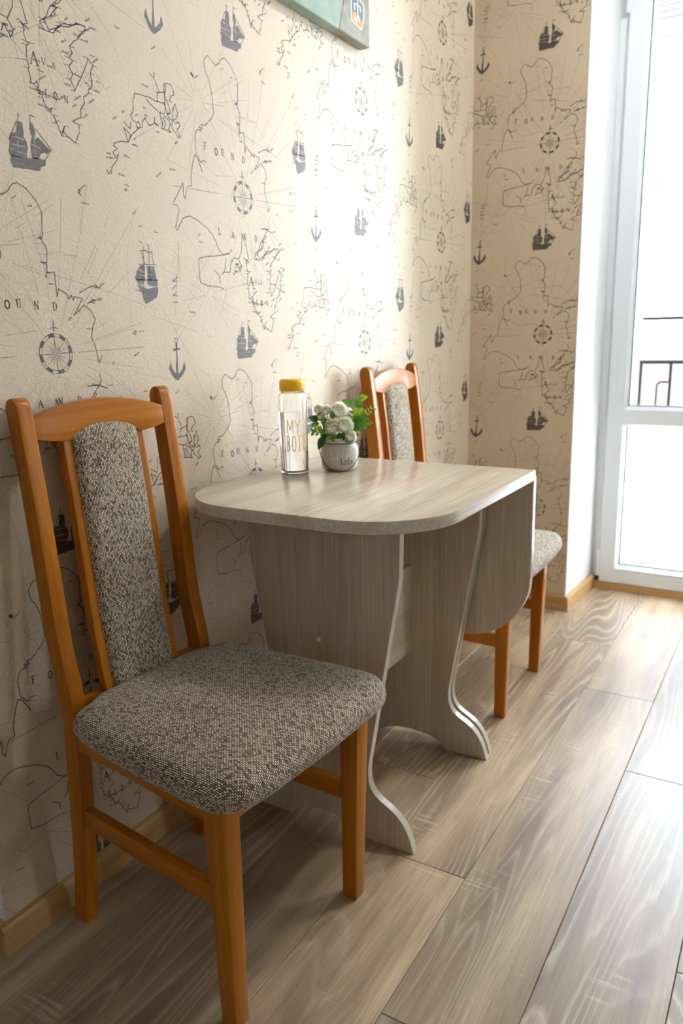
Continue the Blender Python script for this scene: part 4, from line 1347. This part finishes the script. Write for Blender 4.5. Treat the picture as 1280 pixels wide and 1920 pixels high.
def dirv(sx, uz, d=0.0):
    return side * sx + Vector((0, 0, uz)) + front * d


leaf_at(place(0.030, 0.152, 0.004), dirv(-0.8, 0.5, 0.3), 0.026, 0.0085, -0.2, 'leaf')
leaf_at(place(0.048, 0.164, 0.0), dirv(0.9, 0.35, 0.3), 0.022, 0.0080, -0.2, 'leaf_lime')
leaf_at(place(-0.048, 0.118, 0.015), dirv(-0.8, 0.4, 0.2), 0.023, 0.0095, -0.3, 'leaf_dark')
leaf_at(place(-0.046, 0.112, 0.015), dirv(-1.0, -0.2, 0.2), 0.022, 0.006, -0.3, 'leaf')
leaf_at(place(-0.034, 0.082, 0.022), dirv(-0.5, -0.8, 0.2), 0.034, 0.0095, -0.3, 'leaf_dark')
leaf_at(place(0.004, 0.076, 0.034), dirv(0.1, 0.5, 0.6), 0.022, 0.010, -0.3, 'leaf_dark')
leaf_at(place(-0.010, 0.076, 0.034), dirv(-0.6, 0.3, 0.6), 0.024, 0.009, -0.3, 'leaf')
leaf_at(place(0.012, 0.074, 0.036), dirv(0.9, 0.1, 0.5), 0.022, 0.008, -0.3, 'leaf')
leaf_at(place(-0.014, 0.122, 0.022), dirv(-0.1, 0.9, 0.3), 0.020, 0.007, -0.2, 'leaf')
for k in range(12):
    a = 2 * math.pi * k / 12
    leaf_at(side * (0.026 * math.cos(a)) + front * (0.026 * math.sin(a)) + Vector((0, 0, 0.066)), side * math.cos(a) + front * math.sin(a) + Vector((0, 0, RF.uniform(0.1, 0.9))), 0.024, 0.008, -0.3, 'leaf_dark' if k % 2 else 'leaf')


def sprig(p0, p1, n, L, W, mat):
    pts = catmull([tuple(p0), tuple((p0 + p1) / 2 + Vector((0, 0, 0.004))), tuple(p1)], 5)
    tube('sprig_stem', pts, 0.0008, M['stem'], bq, 6)
    d = (p1 - p0).normalized()
    sd = d.cross(front).normalized()
    for k in range(n):
        t = 0.25 + 0.75 * k / (n - 1)
        q = Vector(pts[min(len(pts) - 1, int(t * (len(pts) - 1)))])
        s = 1 if k % 2 else -1
        leaf_at(q, d * 0.6 + sd * s + front * RF.uniform(-0.3, 0.6), L, W, -0.2, mat, 'leaflet', RF.uniform(-0.6, 0.6))


sprig(place(0.020, 0.090, 0.0), place(0.080, 0.142, 0.0), 14, 0.010, 0.0024, 'leaf_lime')
sprig(place(0.020, 0.088, 0.004), place(0.072, 0.113, 0.006), 12, 0.011, 0.0034, 'leaf')
sprig(place(0.018, 0.085, 0.000), place(0.050, 0.166, 0.0), 14, 0.013, 0.0050, 'leaf')
sprig(place(0.022, 0.085, 0.006), place(0.046, 0.140, 0.010), 14, 0.013, 0.0052, 'leaf_lime')
sprig(place(0.022, 0.085, 0.012), place(0.054, 0.104, 0.016), 10, 0.013, 0.0052, 'leaf')
sprig(place(0.020, 0.085, 0.010), place(0.056, 0.124, 0.012), 12, 0.013, 0.0050, 'leaf')
sprig(place(-0.010, 0.078, 0.020), place(-0.056, 0.100, 0.022), 12, 0.011, 0.0042, 'leaf_lime')
sprig(place(-0.012, 0.080, 0.016), place(-0.040, 0.124, 0.020), 12, 0.011, 0.0042, 'leaf')
sprig(place(-0.012, 0.078, 0.016), place(-0.062, 0.092, 0.020), 10, 0.011, 0.0036, 'leaf')
for k in range(11):
    q = place(-0.040 + 0.018 * RF.random(), 0.096 + 0.026 * RF.random(), 0.022 + 0.008 * RF.random())
    bm = bmesh.new()
    bmesh.ops.create_icosphere(bm, subdivisions=2, radius=RF.uniform(0.0018, 0.0026), matrix=Matrix.Translation(q))
    from_bm('bud', bm, bq, [M['leaf_lime']], 180)

# ------------------------------------------------------------------ ceiling lamp of the room
LX, LY = 1.25, 2.30
lamp = tag(empty('ceiling_lamp', (LX, LY, ZC)), 'round white ceiling lamp with a warm glass bowl', 'lamp')
lathe('ceiling_plate', [(0, 0), (0.16, 0), (0.16, -0.018), (0.15, -0.024), (0, -0.024)], M['pvc'], lamp, 48)
ms = bpy.data.materials.new('warm_glowing_bowl')
ms.use_nodes = True
nt = ms.node_tree
b = nt.nodes['Principled BSDF']
b.inputs['Base Color'].default_value = (0.9, 0.85, 0.75, 1)
b.inputs['Emission Color'].default_value = (0.89, 0.95, 1.0, 1)
b.inputs['Emission Strength'].default_value = LAMP_POWER
lathe('glass_bowl', [(0.145, -0.0245), (0.150, -0.035), (0.135, -0.065), (0.095, -0.090), (0.04, -0.102), (0, -0.104)], ms, lamp, 48)
